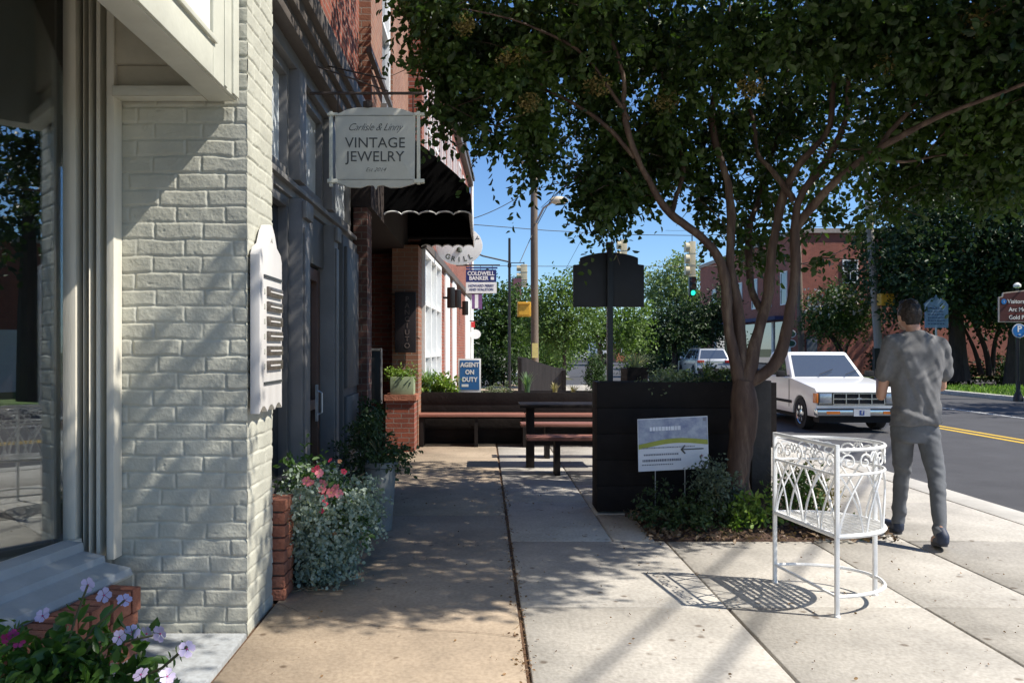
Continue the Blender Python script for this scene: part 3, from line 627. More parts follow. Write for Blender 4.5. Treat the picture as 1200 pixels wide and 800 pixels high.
sconce(16.3, 2.25, 2.66, 'black cylinder wall lamp nearest the white display window'); sconce(18.2, 2.35, 2.75, 'middle black cylinder wall lamp, between two white posts'); sconce(21.0, 2.30, 2.66, 'farthest black cylinder wall lamp, on the brick past the white posts')

# ------------------------------------------------------------------ signs on the shops
m_signgrey = mat('sage_grey_sign', (.46, .46, .41), .5, var=.08, scale=3)
m_ink = mat('dark_grey_lettering', (.045, .05, .05), .5)
m_bolt = mat('rusty_iron', (.05, .035, .028), .7, var=.4, scale=20)
YS = 6.0
js = thing('hanging_sign', 'sage grey hanging shop sign with scrolled edges reading VINTAGE JEWELRY', 'hanging sign', (gx(440, YS), YS, gz(110, YS)))
def sp(px, py): return (gx(px, YS), gz(py, YS))
ts = [(391, 134), (398, 133), (408, 128.5), (420, 126.5), (438, 126.5), (441, 126.5), (458, 126.5), (472, 128.5), (482, 132), (489, 134)]
bs = [(492, 213), (484, 216), (470, 220), (458, 220.5), (449, 217.5), (443, 218), (440.5, 222.5), (438, 218), (432, 217.5), (423, 220.5), (410, 220), (398, 216), (390, 213)]
poly = [sp(*p) for p in ts]+[sp(487, 136), sp(486, 211)]+[sp(*p) for p in bs]+[sp(394, 211), sp(393, 136)]
b = MB(); b.prism(poly[::-1], Matrix.Translation((0, YS+.012, 0)) @ Matrix.Rotation(R(90), 4, 'X'), .024); bd = b.build('board', m_signgrey, js, bevel=.002)
b = MB()
for x in (388, 490.5): b.box(gx(x-2, YS), gx(x+2, YS), YS-.015, YS+.015, gz(219 if x < 400 else 216, YS), gz(131, YS))
for x in (384, 485.5):
    for yy, hh in ((134.5, 1.6), (212.5, 2.2)): b.box(gx(x, YS), gx(x+12, YS), YS-.022, YS+.022, gz(yy+hh, YS), gz(yy-hh, YS))
b.build('frame', m_cream, js, bevel=.002)
b = MB(); b.box(gx(396, YS), gx(484, YS), YS-.0155, YS-.0125, gz(211.2, YS), gz(210.6, YS)); b.box(gx(396, YS), gx(484, YS), YS-.0155, YS-.0125, gz(136.4, YS), gz(135.8, YS)); b.build('painted_line', mat('thin_grey_line', (.18, .19, .17), .6), bd)
zt = YS-.0135
text('VINTAGE', .107, FY(gx(440, YS), zt, gz(168.5, YS)), m_ink, bd, sx=.98, sp=1.02)
text('JEWELRY', .107, FY(gx(440, YS), zt, gz(184.5, YS)), m_ink, bd, sx=.98, sp=1.02)
text('Carlisle & Linny', .078, FY(gx(439, YS), zt, gz(150, YS)), m_ink, bd, ext=.001, sx=.88, shear=.55, bold=-.0012, sp=.92)
text('Est 2014', .042, FY(gx(440, YS), zt, gz(199.5, YS)), m_ink, bd, ext=.001, sx=1., shear=.5, bold=-.0008)
b = MB(); b.tube([(-1.27, YS, gz(109.5, YS)), (gx(497, YS), YS, gz(109.5, YS))], .011)
b.tube([(-1.27, YS, gz(75, YS)), (gx(455, YS), YS, gz(107, YS))], .006); b.tube([(-1.27, YS+.3, gz(58, YS)), (gx(452, YS), YS, gz(93, YS))], .006)
for x in (396, 484): b.tube([(gx(x, YS), YS, gz(109.5, YS)), (gx(x, YS), YS, gz(133, YS))], .005)
b.lathe([(.0, -.03), (.035, -.02), (.035, .02), (0, .03)], (gx(431, YS), YS, gz(123, YS)), 12)
b.build('bracket', m_bolt, js)

# directory board on the cream pier
db = thing('directory_board', 'white scalloped tenant directory board with six nameplates on the cream brick pier', 'directory board', (-1.16, 4.40, 1.1))
m_dir = mat('directory_white', (.60, .58, .56), .45, var=.05)
pp = [(4.17, 1.14), (4.63, 1.14), (4.63, 1.93), (4.60, 1.97), (4.52, 2.0), (4.47, 2.07), (4.42, 2.11), (4.38, 2.11), (4.33, 2.07), (4.28, 2.0), (4.20, 1.97), (4.17, 1.93)]
pp = [(4.17+.46*i/24, 1.115+.035*abs(math.sin(i/24*PI*3))) for i in range(25)]+pp[2:]
ME = Matrix(((0, 0, 1, -1.186), (1, 0, 0, 0), (0, 1, 0, 0), (0, 0, 0, 1)))
b = MB(); b.prism(pp, ME, .050); bo = b.build('board', m_dir, db, bevel=.004)
b = MB(); b.box(-1.136, -1.128, 4.24, 4.61, 1.262, 1.275); b.box(-1.136, -1.128, 4.24, 4.61, 1.82, 1.833); b.build('painted_line', m_ink, bo)
m_plate = mat('brown_nameplate', (.13, .11, .09), .3, metal=.3, var=.5, scale=30)
for i in range(6):
    z = 1.335+i*.078; b = MB(); b.box(-1.136, -1.122, 4.30, 4.60, z, z+.05); q = b.build('nameplate', m_plate, bo, bevel=.003)
    b = MB(); b.box(-1.122, -1.119, 4.33, 4.33+.2+.03*(i % 3), z+.02, z+.028); b.build('lettering', m_dir, q)
    b = MB(); b.box(-1.136, -1.133, 4.25, 4.275, z+.01, z+.035); b.build('suite_number', m_signgrey, bo)
text('A', .05, FX(-1.135, 4.40, 2.03), m_signgrey, bo)

# vertical restaurant sign
t = thing('vertical_sign', 'black vertical sign reading PANCIUTO on the sunlit brick pier', 'vertical sign', (-1.12, 11.84, 1.39))
b = MB(); b.box(gx(463, 11.84), gx(487.5, 11.84), 11.80, 11.86, gz(413, 11.84), gz(342, 11.84)); bo = b.build('board', mat('sign_black', (.02, .014, .016), .5), t, bevel=.004)
m_pinkl = mat('dull_pink_lettering', (.16, .12, .11), .5)
for i, ch in enumerate('PANCIUTO'): text(ch, .105, FY(gx(477, 11.79), 11.797, gz(350.5+i*7.8, 11.79)), m_pinkl, bo)
b = MB(); b.bar((gx(463, 11.9)-.06, 11.9, gz(345, 11.9)), (gx(463, 11.9)+.1, 11.83, gz(345, 11.9)), .02); b.bar((gx(488, 11.84), 11.83, gz(395, 11.9)), (gx(488, 11.84)+.05, 11.83, gz(397, 11.9)), .015); b.build('bracket', m_bolt, t)

# oval grill sign
def oval(cx, cz, Y, rx, rz, th=.04): 
    b = MB(); b.prism([(cx+rx*math.cos(a), cz+rz*math.sin(a)) for a in np.linspace(0, 2*PI, 40, endpoint=False)], Matrix.Translation((0, Y+th/2, 0)) @ Matrix.Rotation(R(90), 4, 'X'), th); return b
Yg = 14.0; cx, cz = gx(538, Yg), gz(288, Yg)
t = thing('oval_sign', 'white oval sign reading GRILL half hidden behind the black awning', 'oval sign', (cx, Yg, cz-.3))
bo = oval(cx, cz, Yg, 27.5/960*Yg, 22.5/960*Yg).build('board', m_white, t, bevel=.006)
m_gram = mat('green_black_lettering', (.05, .06, .04), .5)
for i, ch in enumerate('GRILL'):
    a = R(-90+(i-2)*19); x = cx+.29*math.cos(a)*1.08; z = cz+.24*math.sin(a)
    text(ch, .12, Matrix.Translation((x, Yg-.022, z)) @ Matrix.Rotation(-(a+PI/2)*.55 if False else 0, 4, 'Y') @ Matrix.Rotation(R(90), 4, 'X') @ Matrix.Rotation((a+PI/2)*.6, 4, 'Z'), m_gram, bo, bold=.002)
for i, ch in enumerate('Y'):
    text('Y', .10, Matrix.Translation((cx+.30, Yg-.022, cz+.12)) @ Matrix.Rotation(R(90), 4, 'X') @ Matrix.Rotation(R(-55), 4, 'Z'), m_gram, bo)
b = MB(); b.lathe([(.0, -.05), (.05, -.03), (.035, .03), (0, .05)], (cx, Yg-.03, cz-.07), 10); b.build('painted_emblem', m_gram, bo)
b = MB(); b.tube([(-.93, Yg, cz+.40), (cx+.1, Yg, cz+.40)], .015); b.bar((cx, Yg, cz+.40), (cx, Yg, cz+.3), .02); b.build('bracket', m_bolt, t)

# realty sign
Yr = 20.
t = thing('hanging_sign', 'navy over white two-panel hanging realty sign below the oval grill sign', 'hanging sign', (gx(564, Yr), Yr, gz(344, Yr)))
m_navy = mat('navy_panel', (.02, .03, .14), .4, var=.05)
b = MB(); b.box(gx(546, Yr), gx(581.5, Yr), Yr-.02, Yr+.02, gz(330.5, Yr), gz(316, Yr)); p1 = b.build('navy_panel', m_navy, t)
b = MB(); b.box(gx(546, Yr), gx(582, Yr), Yr-.02, Yr+.02, gz(343.5, Yr), gz(330.8, Yr)); p2 = b.build('white_panel', m_white, t)
text('COLDWELL', .135, FY(gx(563.5, Yr), Yr-.022, gz(320.6, Yr)), m_white, p1, sx=.92, bold=.004); text('BANKER', .135, FY(gx(561, Yr), Yr-.022, gz(326.2, Yr)), m_white, p1, sx=.92, bold=.004)
b = MB(); b.box(gx(575, Yr), gx(579, Yr), Yr-.024, Yr-.0205, gz(328, Yr), gz(324.5, Yr)); b.build('painted_emblem', m_white, p1)
text('HOWARD PERRY', .085, FY(gx(564, Yr), Yr-.022, gz(335, Yr)), m_navy, p2, sx=.95, bold=.002); text('AND WALSTON', .085, FY(gx(564, Yr), Yr-.022, gz(339.4, Yr)), m_navy, p2, sx=.95, bold=.002)
b = MB(); b.box(gx(546, Yr), gx(583, Yr), Yr-.015, Yr+.015, gz(314.8, Yr), gz(313, Yr)); b.mat(1).bar((gx(533, Yr), Yr, gz(310.8, Yr)), (gx(586, Yr), Yr, gz(310.8, Yr)), .035)
for x in (551, 563, 577): b.bar((gx(x, Yr), Yr, gz(310.8, Yr)), (gx(x, Yr), Yr, gz(316, Yr)), .012)
b.build('bracket', [m_navy, m_bolt], t)
Yb = 24.
t = thing('banner', 'small purple and white vertical banner hanging under the realty sign', 'banner', (gx(559, Yb), Yb, gz(362, Yb)))
b = MB(); b.box(gx(553, Yb), gx(565, Yb), Yb-.01, Yb+.01, gz(362, Yb), gz(344.5, Yb)); bo = b.build('cloth', mat('purple_cloth', (.16, .07, .20), .8), t)
b = MB(); b.box(gx(556.5, Yb), gx(560.5, Yb), Yb-.013, Yb-.0102, gz(361, Yb), gz(345, Yb)); b.build('white_stripe', m_white, bo)
b = MB(); b.bar((gx(549, Yb), Yb, gz(344, Yb)), (gx(566, Yb), Yb, gz(344, Yb)), .03); b.build('bracket', m_bolt, t)
Yb = 25.3
t = thing('oval_sign', 'small pale oval sign with red top hung low beyond the banner', 'oval sign', (gx(557, Yb), Yb, gz(398, Yb)))
bo = oval(gx(557, Yb), gz(391.5, Yb), Yb, .17, .145).build('board', m_white, t)
b = MB(); b.box(gx(552, Yb), gx(556.5, Yb), Yb-.05, Yb+.05, gz(383.5, Yb), gz(377, Yb)); b.build('red_cap', mat('red_enamel', (.5, .03, .03), .4), t)
b = MB(); b.bar((gx(550, Yb), Yb, gz(376, Yb)), (gx(560, Yb), Yb, gz(376, Yb)), .03); b.bar((gx(556, Yb), Yb, gz(376, Yb)), (gx(556, Yb), Yb, gz(386, Yb)), .012); b.build('bracket', m_bolt, t)

# ------------------------------------------------------------------ parklet
def boards(b, x0, x1, y0, y1, z0, z1, n, axis='z', gap=.002):
    for i in range(n):
        a = z0+(z1-z0)*i/n; c = z0+(z1-z0)*(i+1)/n-gap; j = random.uniform(-.003, .003); b.box(x0, x1, y0+j, y1, a, c)
pk = thing('planter_box', 'long low dark-stained planter wall crossing the sidewalk behind the bench', 'planter box', (.3, 12.65, 0))
b = MB(); boards(b, -.93, 2.6, 12.40, 12.45, .02, .785, 4); boards(b, -.93, 2.6, 12.93, 12.97, .02, .785, 4); b.box(-.93, -.89, 12.46, 12.92, .02, .78); b.box(2.56, 2.6, 12.46, 12.92, .02, .78); b.build('box', m_parklet, pk, bevel=.004)
b = MB(); b.box(-.88, 2.55, 12.46, 12.92, .1, .74); b.build('soil', m_soil, pk)
t = thing('bench', 'long slatted reddish bench built along the low dark planter wall', 'bench', (.2, 12.1, 0))
b = MB()
for k, yy in enumerate((11.98, 12.11, 12.24)): b.box(-.96, .62, yy, yy+.11, .445+.001*k, .485); b.box(.63, 1.9, yy, yy+.11, .445, .482)
b.build('seat', m_redwood, t, bevel=.004)
for x in (-.9, -.1, .61, 1.85): b = MB(); b.box(x-.025, x+.025, 12.0, 12.36, .0, .44); b.build('leg', m_parklet, t)
t = thing('table', 'dark outdoor table on square posts beside the big black planter', 'table', (1.0, 10.05, 0))
b = MB(); b.box(gx(609, 9.9), 1.9, 9.8, 10.35, .735, .775); b.build('tabletop', m_parklet, t, bevel=.004)
for x in (.575, 1.75): b = MB(); b.box(x-.05, x+.05, 9.94, 10.04, 0, .734); b.build('leg', m_parklet, t, bevel=.004)
b = MB(); b.bar((.63, 9.99, .30), (1.69, 9.99, .30), .06); b.build('stretcher', m_parklet, t)
def lowbench(y, z, lab, x0):
    t = thing('bench', lab, 'bench', (1.2, y, 0), group='backless benches at the dark table')
    for k in range(2): b = MB(); b.box(x0, 1.9, y+k*.16, y+k*.16+.14, z-.04, z+.002*k); b.build('slat', m_redwood, t, bevel=.004)
    for x in (x0+.35, 1.7): b = MB(); b.box(x-.03, x+.03, y+.02, y+.28, 0, z-.045); b.build('leg', m_parklet, t)
lowbench(10.75, .46, 'backless reddish bench on the far side of the dark table', .50); lowbench(9.3, .44, 'backless reddish bench on the near side of the dark table', .50)
bx = thing('planter_box', 'tall dark-stained planter box behind the yard sign and tree trunk', 'planter box', (1.7, 7.6, 0))
b = MB(); boards(b, 1.0, 2.472, 7.18, 7.22, .02, 1.155, 5); boards(b, 1.0, 2.472, 7.46, 7.5, .02, 1.155, 5)
for x in (1.0, 2.43): boards(b, x, x+.04, 7.225, 7.455, .02, 1.155, 5)
b.build('box', m_parklet, bx, bevel=.004)
b = MB(); b.box(1.045, 2.42, 7.23, 7.45, .2, 1.11); b.build('soil', m_soil, bx)
b = MB(); b.box(2.33, 2.50, 7.10, 7.17, 0, 1.17); b.build('sunlit_strip', mat('sunlit_strip_grey', (.075, .065, .058), .8, var=.3, bump=.3, bscale=30), bx, bevel=.006)  # lighter strip added as dappled sun on the planter's right end
t = thing('planter_box', 'short dark planter box with dry grass next to the sign pole', 'planter box', (1.55, 8.6, 0))
b = MB(); boards(b, gx(733, 8.5), gx(757, 8.5), 8.4, 8.44, .02, gz(430, 8.5), 6); b.box(gx(733, 8.5), gx(757, 8.5), 8.45, 8.8, .02, gz(430.5, 8.5)-.01); b.build('box', m_parklet, t)
t = thing('planter_wall', 'dark parklet wall panel with sloping top edge in the sunny background', 'parklet wall', (1.1, 16, 0))
Yw = 16.; b = MB(); b.prism([(gx(607, Yw), .0), (gx(663, Yw), .0), (gx(663, Yw), gz(432.5, Yw)), (gx(650, Yw), gz(430, Yw)), (gx(630, Yw), gz(424, Yw)), (gx(616, Yw), gz(419, Yw)), (gx(607, Yw), gz(417.5, Yw))], Matrix.Translation((0, Yw+.05, 0)) @ Matrix.Rotation(R(90), 4, 'X'), .05)
b.build('panel', mat('charcoal_boards', (.05, .045, .045), .7, var=.3, stretch=(4, 1, .2), bump=.2), t)
b = MB(); b.box(gx(607, Yw), gx(611, Yw), Yw-.06, Yw-.001, 0, 1.26); b.box(gx(659, Yw), gx(663, Yw), Yw-.06, Yw-.001, 0, 1.02); b.build('post', m_parklet, t)
t = thing('planter_box', 'dark low planter box at the kerb end of the parklet with shrubs', 'planter box', (3.0, 12.3, 0))
b = MB(); boards(b, 2.75, 4.3, 12.0, 12.05, -.0, .95, 4); boards(b, 2.75, 4.3, 12.9, 12.95, 0, .95, 4); b.box(2.75, 2.8, 12.06, 12.89, 0, .945); b.box(4.25, 4.3, 12.06, 12.89, 0, .945); b.box(2.81, 4.24, 12.06, 12.89, 0, .9); b.build('box', m_parklet, t)

# sign seen from the back on the pole
Yp = 7.75; t = thing('post_sign', 'black silhouetted back of an arched sign board on a square pole', 'post sign', (gx(714, Yp), Yp, 0))
poly = [(672, 359.5), (755, 359.5), (755, 310.5), (748, 309.5), (748, 302)]+[(748-68*i/12, 302-6.5*math.sin(PI*i/12)**.8) for i in range(1, 12)]+[(680, 302), (680, 309.5), (672, 310.5)]
b = MB(); b.prism([(gx(x, Yp), gz(y, Yp)) for x, y in poly], Matrix.Translation((0, Yp+.05, 0)) @ Matrix.Rotation(R(90), 4, 'X'), .045); b.build('board', mat('sign_back_black', (.012, .014, .02), .6, var=.25), t, bevel=.004)
b = MB(); b.box(gx(710.7, Yp), gx(717.3, Yp), Yp-.06, Yp-.001, 0, gz(287, Yp)); b.box(gx(709.7, Yp), gx(718.3, Yp), Yp-.068, Yp+.007-.008, gz(287, Yp), gz(284.5, Yp)); b.build('pole', m_black, t, bevel=.003)

# agent sign
Ya = 12.7; t = thing('yard_sign', 'blue and white AGENT ON DUTY sign standing in the low planter', 'yard sign', (gx(550, Ya), Ya, .74))
b = MB(); b.box(gx(537, Ya), gx(563.5, Ya), Ya-.012, Ya+.012, .755, gz(420, Ya)); bo = b.build('board', m_white, t, bevel=.003)
b = MB(); b.box(gx(539, Ya), gx(561.7, Ya), Ya-.016, Ya-.0122, gz(456.5, Ya), gz(422, Ya)); bl = b.build('blue_panel', mat('blue_panel', (.03, .13, .33), .4, var=.04), bo)
for i, s in enumerate(('AGENT', 'ON', 'DUTY')): text(s, .095, FY(gx(550.5, Ya), Ya-.017, gz(427.5+i*8.6, Ya)), m_white, bl, sx=.92, bold=.004)
b = MB(); b.box(gx(541, Ya), gx(549, Ya), Ya-.018, Ya-.0162, gz(453, Ya), gz(450, Ya)); b.build('painted_emblem', m_white, bl)
b = MB()
for x in (540, 560): b.tube([(gx(x, Ya), Ya, .70), (gx(x, Ya), Ya, .9)], .006)
b.build('stake', m_steel, t)

# yard sign with arrow in front of the box
t = thing('yard_sign', 'tilted blue-sky church yard sign with black left arrow before the tall planter', 'yard sign', (1.5, 6.8, 0))
YY = 6.8; c4p = [(749, 553), (832, 549), (829, 487), (747, 491)]
def q2(u, v, dy=0):            # u right, v up on the leaning panel
    a = [at(px, py, YY) for px, py in c4p]; p = (a[0]*(1-u)+a[1]*u)*(1-v)+(a[3]*(1-u)+a[2]*u)*v; p.y = YY+.03*(1-v)+dy; return p
def patch(b, poly, dy): b.add([q2(u, v, dy) for u, v in poly], [tuple(range(len(poly)))])
b = MB()
a_ = [q2(u, v) for u, v in ((0, 0), (1, 0), (1, 1), (0, 1))]; b.add(a_+[p+Vector((0, .006, 0)) for p in a_], [(0, 1, 2, 3), (7, 6, 5, 4), (0, 4, 5, 1), (1, 5, 6, 2), (2, 6, 7, 3), (3, 7, 4, 0)])
bo = b.build('panel', mat('pale_sign_plastic', (.62, .66, .74), .35, var=.05), t)
wv = lambda u: .50+.05*math.sin((u-.15)*4.2)+.03*u
b = MB(); N_ = 24
for i in range(N_):
    u0, u1 = i/N_*.985+.008, (i+1)/N_*.985+.008; patch(b, [(u0, wv(u0)+.03), (u1, wv(u1)+.03), (u1, .985), (u0, .985)], -.002)
b.build('printed_sky', mat('printed_sky_blue', (.16, .22, .42), .35, var=.25, scale=9, col2=(.42, .48, .58)), bo)
b = MB()
for i in range(N_):
    u0, u1 = i/N_*.985+.008, (i+1)/N_*.985+.008; patch(b, [(u0, wv(u0)-.05), (u1, wv(u1)-.05), (u1, wv(u1)+.04), (u0, wv(u0)+.04)], -.004)
b.build('printed_field', mat('printed_yellow_green', (.30, .34, .05), .4, var=.2), bo)
b = MB(); patch(b, [(.64, .375), (.93, .375), (.93, .395), (.64, .395)], -.005); patch(b, [(.60, .385), (.66, .47), (.675, .455), (.635, .385), (.675, .31), (.66, .295)], -.0052); b.build('arrow', m_ink, bo)
b = MB()
for k in range(5): a = 2*PI*k/5+.3; patch(b, [(.9+.006*math.cos(a+PI/2), .25+.008*math.sin(a+PI/2)), (.9+.03*math.cos(a), .25+.045*math.sin(a)), (.9-.006*math.cos(a+PI/2), .25-.008*math.sin(a+PI/2))], -.0045)
b.build('printed_emblem', mat('printed_maroon', (.22, .03, .07), .4), bo)
def bars(u0, u1, v, h, m, nm, dash=.02):
    b = MB(); u = u0
    while u < u1: l = dash*random.uniform(.6, 1.4); patch(b, [(u, v-h/2), (u+l, v-h/2), (u+l, v+h/2), (u, v+h/2)], -.0055); u += l+.008
    b.build(nm, m, bo)
m_prt = mat('printed_grey_lettering', (.16, .18, .24), .4)
bars(.08, .56, .31, .03, m_prt, 'printed_text'); bars(.06, .6, .20, .045, m_prt, 'printed_text'); bars(.05, .5, .12, .02, m_prt, 'printed_text'); bars(.05, .8, .44, .022, m_prt, 'printed_text', .012)
bars(.17, .60, .80, .075, mat('printed_white_lettering', (.7, .75, .85), .4), 'printed_title', .035); b = MB(); patch(b, [(.93, .91), (.975, .91), (.975, .97), (.93, .97)], -.005); b.build('printed_emblem', m_prt, bo)
b = MB()
for u in (.24, .66): p = q2(u, 0); b.tube([(p.x, YY+.035, -.02), (p.x, YY+.035, p.z+.2)], .004)
b.build('wire_leg', m_steel, t)

# ------------------------------------------------------------------ white wrought iron planter stand
m_iron = mat('white_enamelled_iron', (.80, .80, .79), .4, var=.07, scale=20, bump=.1, bscale=150)
A_ = Vector((1.91, 4.42, 0)); B_ = Vector((1.81, 5.08, 0)); e1 = (B_-A_).normalized(); e2 = Vector((e1.y, -e1.x, 0)); O_ = (A_+B_)/2; ha = (B_-A_).length/2; hb = .45
st = thing('plant_stand', 'white wrought iron half-moon plant stand on the sunny pale sidewalk', 'plant stand', (O_.x, O_.y, 0))
NP = 400; th = np.linspace(-PI/2, PI/2, NP); ex = ha*np.sin(th); ey = hb*np.cos(th)**.85
sl_ = np.concatenate([[0], np.cumsum(np.hypot(np.diff(ex), np.diff(ey)))]); LA = sl_[-1]
def arc(s, off=0):
    s = min(max(s, 0), LA); x = np.interp(s, sl_, ex); y = np.interp(s, sl_, ey); p = O_+e1*x+e2*y; return p
def flat(s): return A_+e1*s
zs, zr2, zr1 = .434, .765, .90
def P3(fn, s, z): p = fn(s); return Vector((p.x, p.y, z))
b = MB()
for z, r in ((zr1, .011), (zr2, .008)): b.tube([P3(arc, LA*i/60, z) for i in range(61)], r, 6)
b.tube([P3(arc, LA*i/60, zs) for i in range(61)], .014, 6); b.tube([P3(flat, 2*ha*i/4, zs) for i in range(5)], .014, 6)
b.tube([P3(flat, 2*ha*i/4, zr2) for i in range(5)], .008, 6); b.tube([P3(flat, 2*ha*i/4, zr1+.02) for i in range(5)], .012, 6)
b.build('rim', m_iron, st)
b = MB(); nsl = 10
for i in range(nsl):
    y = hb*(i+.7)/(nsl+.4); xm = ha*math.sqrt(max(0, 1-(y/hb)**(2/.85))); b.bar(O_+e1*(-xm)+e2*y+Vector((0, 0, zs)), O_+e1*xm+e2*y+Vector((0, 0, zs)), .004, .027)
for x in (-.12, .12): b.bar(O_+e1*x+e2*.0+Vector((0, 0, zs-.008)), O_+e1*x+e2*(hb*.93)+Vector((0, 0, zs-.008)), .012, .004)
b.build('shelf', m_iron, st)
for fn, s in ((flat, 0), (flat, 2*ha), (arc, LA/2)):
    p = fn(s); ztop = zr1+.03 if fn is flat else zr1; b = MB(); b.box(p.x-.011, p.x+.011, p.y-.011, p.y+.011, .012, ztop); b.lathe([(.018, 0), (.018, .008), (.011, .013)], (p.x, p.y, 0), 10)
    b.build('leg', m_iron, st, bevel=.002)
b = MB(); b.tube([P3(arc, LA*i/60, .11) for i in range(61)], .010, 6); b.bar(P3(flat, 0, .11), P3(flat, 2*ha, .11), .012); b.build('stretcher', m_iron, st)
b = MB()
def lancets(fn, L, k, w_):
    for i in range(k):
        c = L*(i+.5)/k
        for sg in (-1, 1): b.tube([P3(fn, c+sg*w_*(1-(j/12)**1.7*2), zs+(zr2-zs)*j/12) for j in range(13)], .0062, 5)
lancets(arc, LA, 7, .075); lancets(flat, 2*ha, 4, .075); b.build('lancet_bars', m_iron, st)
b = MB()
def scroll(fn, c, sg, L):
    pts = []
    for j in range(22):
        a = j/21*2*PI*1.3; r = .048*(1-j/26); pts.append(P3(fn, min(max(c+sg*(r*math.cos(a)+.02), 0), L), (zr1+zr2)/2+r*math.sin(a)))
    for j in range(8): t_ = j/7; pts.insert(0, P3(fn, min(max(c+sg*(.068+.055*t_), 0), L), (zr1+zr2)/2-.01+.06*math.sin(t_*2.4+.2)))
    b.tube(pts, .005, 5)
for i in range(5):
    for sg in (-1, 1): scroll(arc, LA*(i+.5)/5+sg*.035, sg, LA)
for i in range(3):
    for sg in (-1, 1): scroll(flat, 2*ha*(i+.5)/3+sg*.03, sg, 2*ha)
b.build('scrollwork', m_iron, st)

# ------------------------------------------------------------------ foreground crape myrtle
def barkmat():
    m, nt, b = newmat('mottled_bark'); L = nt.links
    tc = N(nt, 'ShaderNodeTexCoord'); mp = N(nt, 'ShaderNodeMapping'); mp.inputs['Scale'].default_value = (1, 1, .16); L.new(tc.outputs['Object'], mp.inputs[0])
    n = N(nt, 'ShaderNodeTexNoise'); n.inputs['Scale'].default_value = 11; n.inputs['Detail'].default_value = 10; n.inputs['Roughness'].default_value = .7; L.new(mp.outputs[0], n.inputs['Vector'])
    r = N(nt, 'ShaderNodeValToRGB'); e = r.color_ramp.elements; e[0].position = .36; e[0].color = (.042, .021, .016, 1); e[1].position = .76; e[1].color = (.23, .17, .12, 1)
    x = e.new(.52); x.color = (.085, .05, .036, 1); L.new(n.outputs['Fac'], r.inputs[0]); L.new(r.outputs[0], b.inputs['Base Color']); b.inputs['Roughness'].default_value = .7
    bp = N(nt, 'ShaderNodeBump'); bp.inputs['Strength'].default_value = .6; bp.inputs['Distance'].default_value = .02; L.new(n.outputs['Fac'], bp.inputs['Height']); L.new(bp.outputs[0], b.inputs['Normal'])
    return m
m_bark = barkmat(); m_bark2 = mat('dark_bark', (.06, .045, .035), .9, var=.4, scale=8, bump=.8, bscale=20, stretch=(1, 1, .2))
def smooth_path(pts, rad, step=.06):
    P = [Vector(p) for p in pts]; out = []; rr = []
    for i in range(len(P)-1):
        p0 = P[max(i-1, 0)]; p1 = P[i]; p2 = P[i+1]; p3 = P[min(i+2, len(P)-1)]; n = max(2, int((p2-p1).length/step))
        for j in range(n):
            t = j/n; q = .5*((2*p1)+(-p0+p2)*t+(2*p0-5*p1+4*p2-p3)*t*t+(-p0+3*p1-3*p2+p3)*t**3); out.append(q); rr.append(rad[i]+(rad[i+1]-rad[i])*t)
    out.append(P[-1]); rr.append(rad[-1]); return out, rr
T = thing('crape_myrtle', 'large crape myrtle with smooth reddish branching trunk in the sidewalk bed', 'tree', (2.12, 6.85, 0))
tb = MB()
def limb(pxs, rads, n=12):
    pts = [at(x, y, 6.85+dy) for x, y, dy in pxs]; p, r = smooth_path(pts, rads)
    ph = random.uniform(0, 6); p = [v+Vector((math.sin(i*.55+ph), math.cos(i*.43+ph), 0))*.010+Vector((random.uniform(-1, 1), random.uniform(-1, 1), 0))*.004 for i, v in enumerate(p)]
    r = [q*(.73 if pxs[0][1] < 600 else .95)*(1+.09*math.sin(i*.5+ph)+random.uniform(-.05, .05)) for i, q in enumerate(r)]
    tb.tube(p, r, n)
limb([(862, 616, 0), (863, 596, 0), (866, 560, 0), (868, 520, 0), (872, 480, 0), (872, 445, 0)], [.155, .13, .112, .108, .112, .095], 18)
limb([(868, 470, 0), (862, 425, 0), (852, 370, 0), (842, 300, 0), (787, 251, -.1), (761, 212, -.2), (745, 185, -.3), (735, 150, -.35), (730, 95, -.4), (715, 40, -.5), (700, -40, -.7)], [.085, .07, .06, .055, .042, .038, .034, .03, .025, .02, .01])
limb([(870, 455, 0), (870, 420, .05), (862, 350, .1), (855, 290, .1), (856, 225, .15), (838, 170, .2), (838, 110, .2), (848, 50, .2), (838, -60, .3), (820, -150, .3)], [.09, .08, .06, .05, .045, .04, .035, .03, .02, .01])
limb([(872, 450, 0), (888, 395, .05), (898, 350, .1), (905, 300, .1), (914, 240, .1), (932, 202, .0), (966, 157, -.1), (974, 127, -.15), (985, 60, -.2), (1000, -40, -.3)], [.09, .07, .06, .055, .05, .042, .035, .03, .022, .01])
limb([(874, 452, 0), (905, 430, -.05), (918, 400, -.05), (930, 340, -.05), (932, 270, -.05), (940, 225, -.1), (970, 187, -.15), (989, 150, -.2), (992, 112, -.3), (996, 50, -.4), (1010, -60, -.6)], [.075, .07, .062, .06, .05, .045, .038, .032, .028, .02, .01])
limb([(932, 275, -.05), (944, 251, -.1), (970, 221, -.3), (1015, 184, -.5), (1052, 161, -.7), (1090, 142, -.9), (1172, 109, -1.3), (1250, 80, -1.7)], [.045, .045, .042, .04, .032, .026, .018, .01])
limb([(1030, 175, -.55), (1052, 145, -.6), (1090, 105, -.7), (1146, 60, -.8), (1200, -20, -.9)], [.03, .026, .022, .016, .01])
limb([(929, 235, -.05), (905, 200, .1), (887, 176, .2), (880, 131, .3), (860, 60, .5), (850, -60, .7)], [.035, .032, .028, .022, .016, .01])
limb([(895, 370, .1), (880, 330, .3), (878, 270, .5), (900, 200, .8), (920, 100, 1.1), (930, -40, 1.4)], [.05, .045, .04, .034, .026, .01])
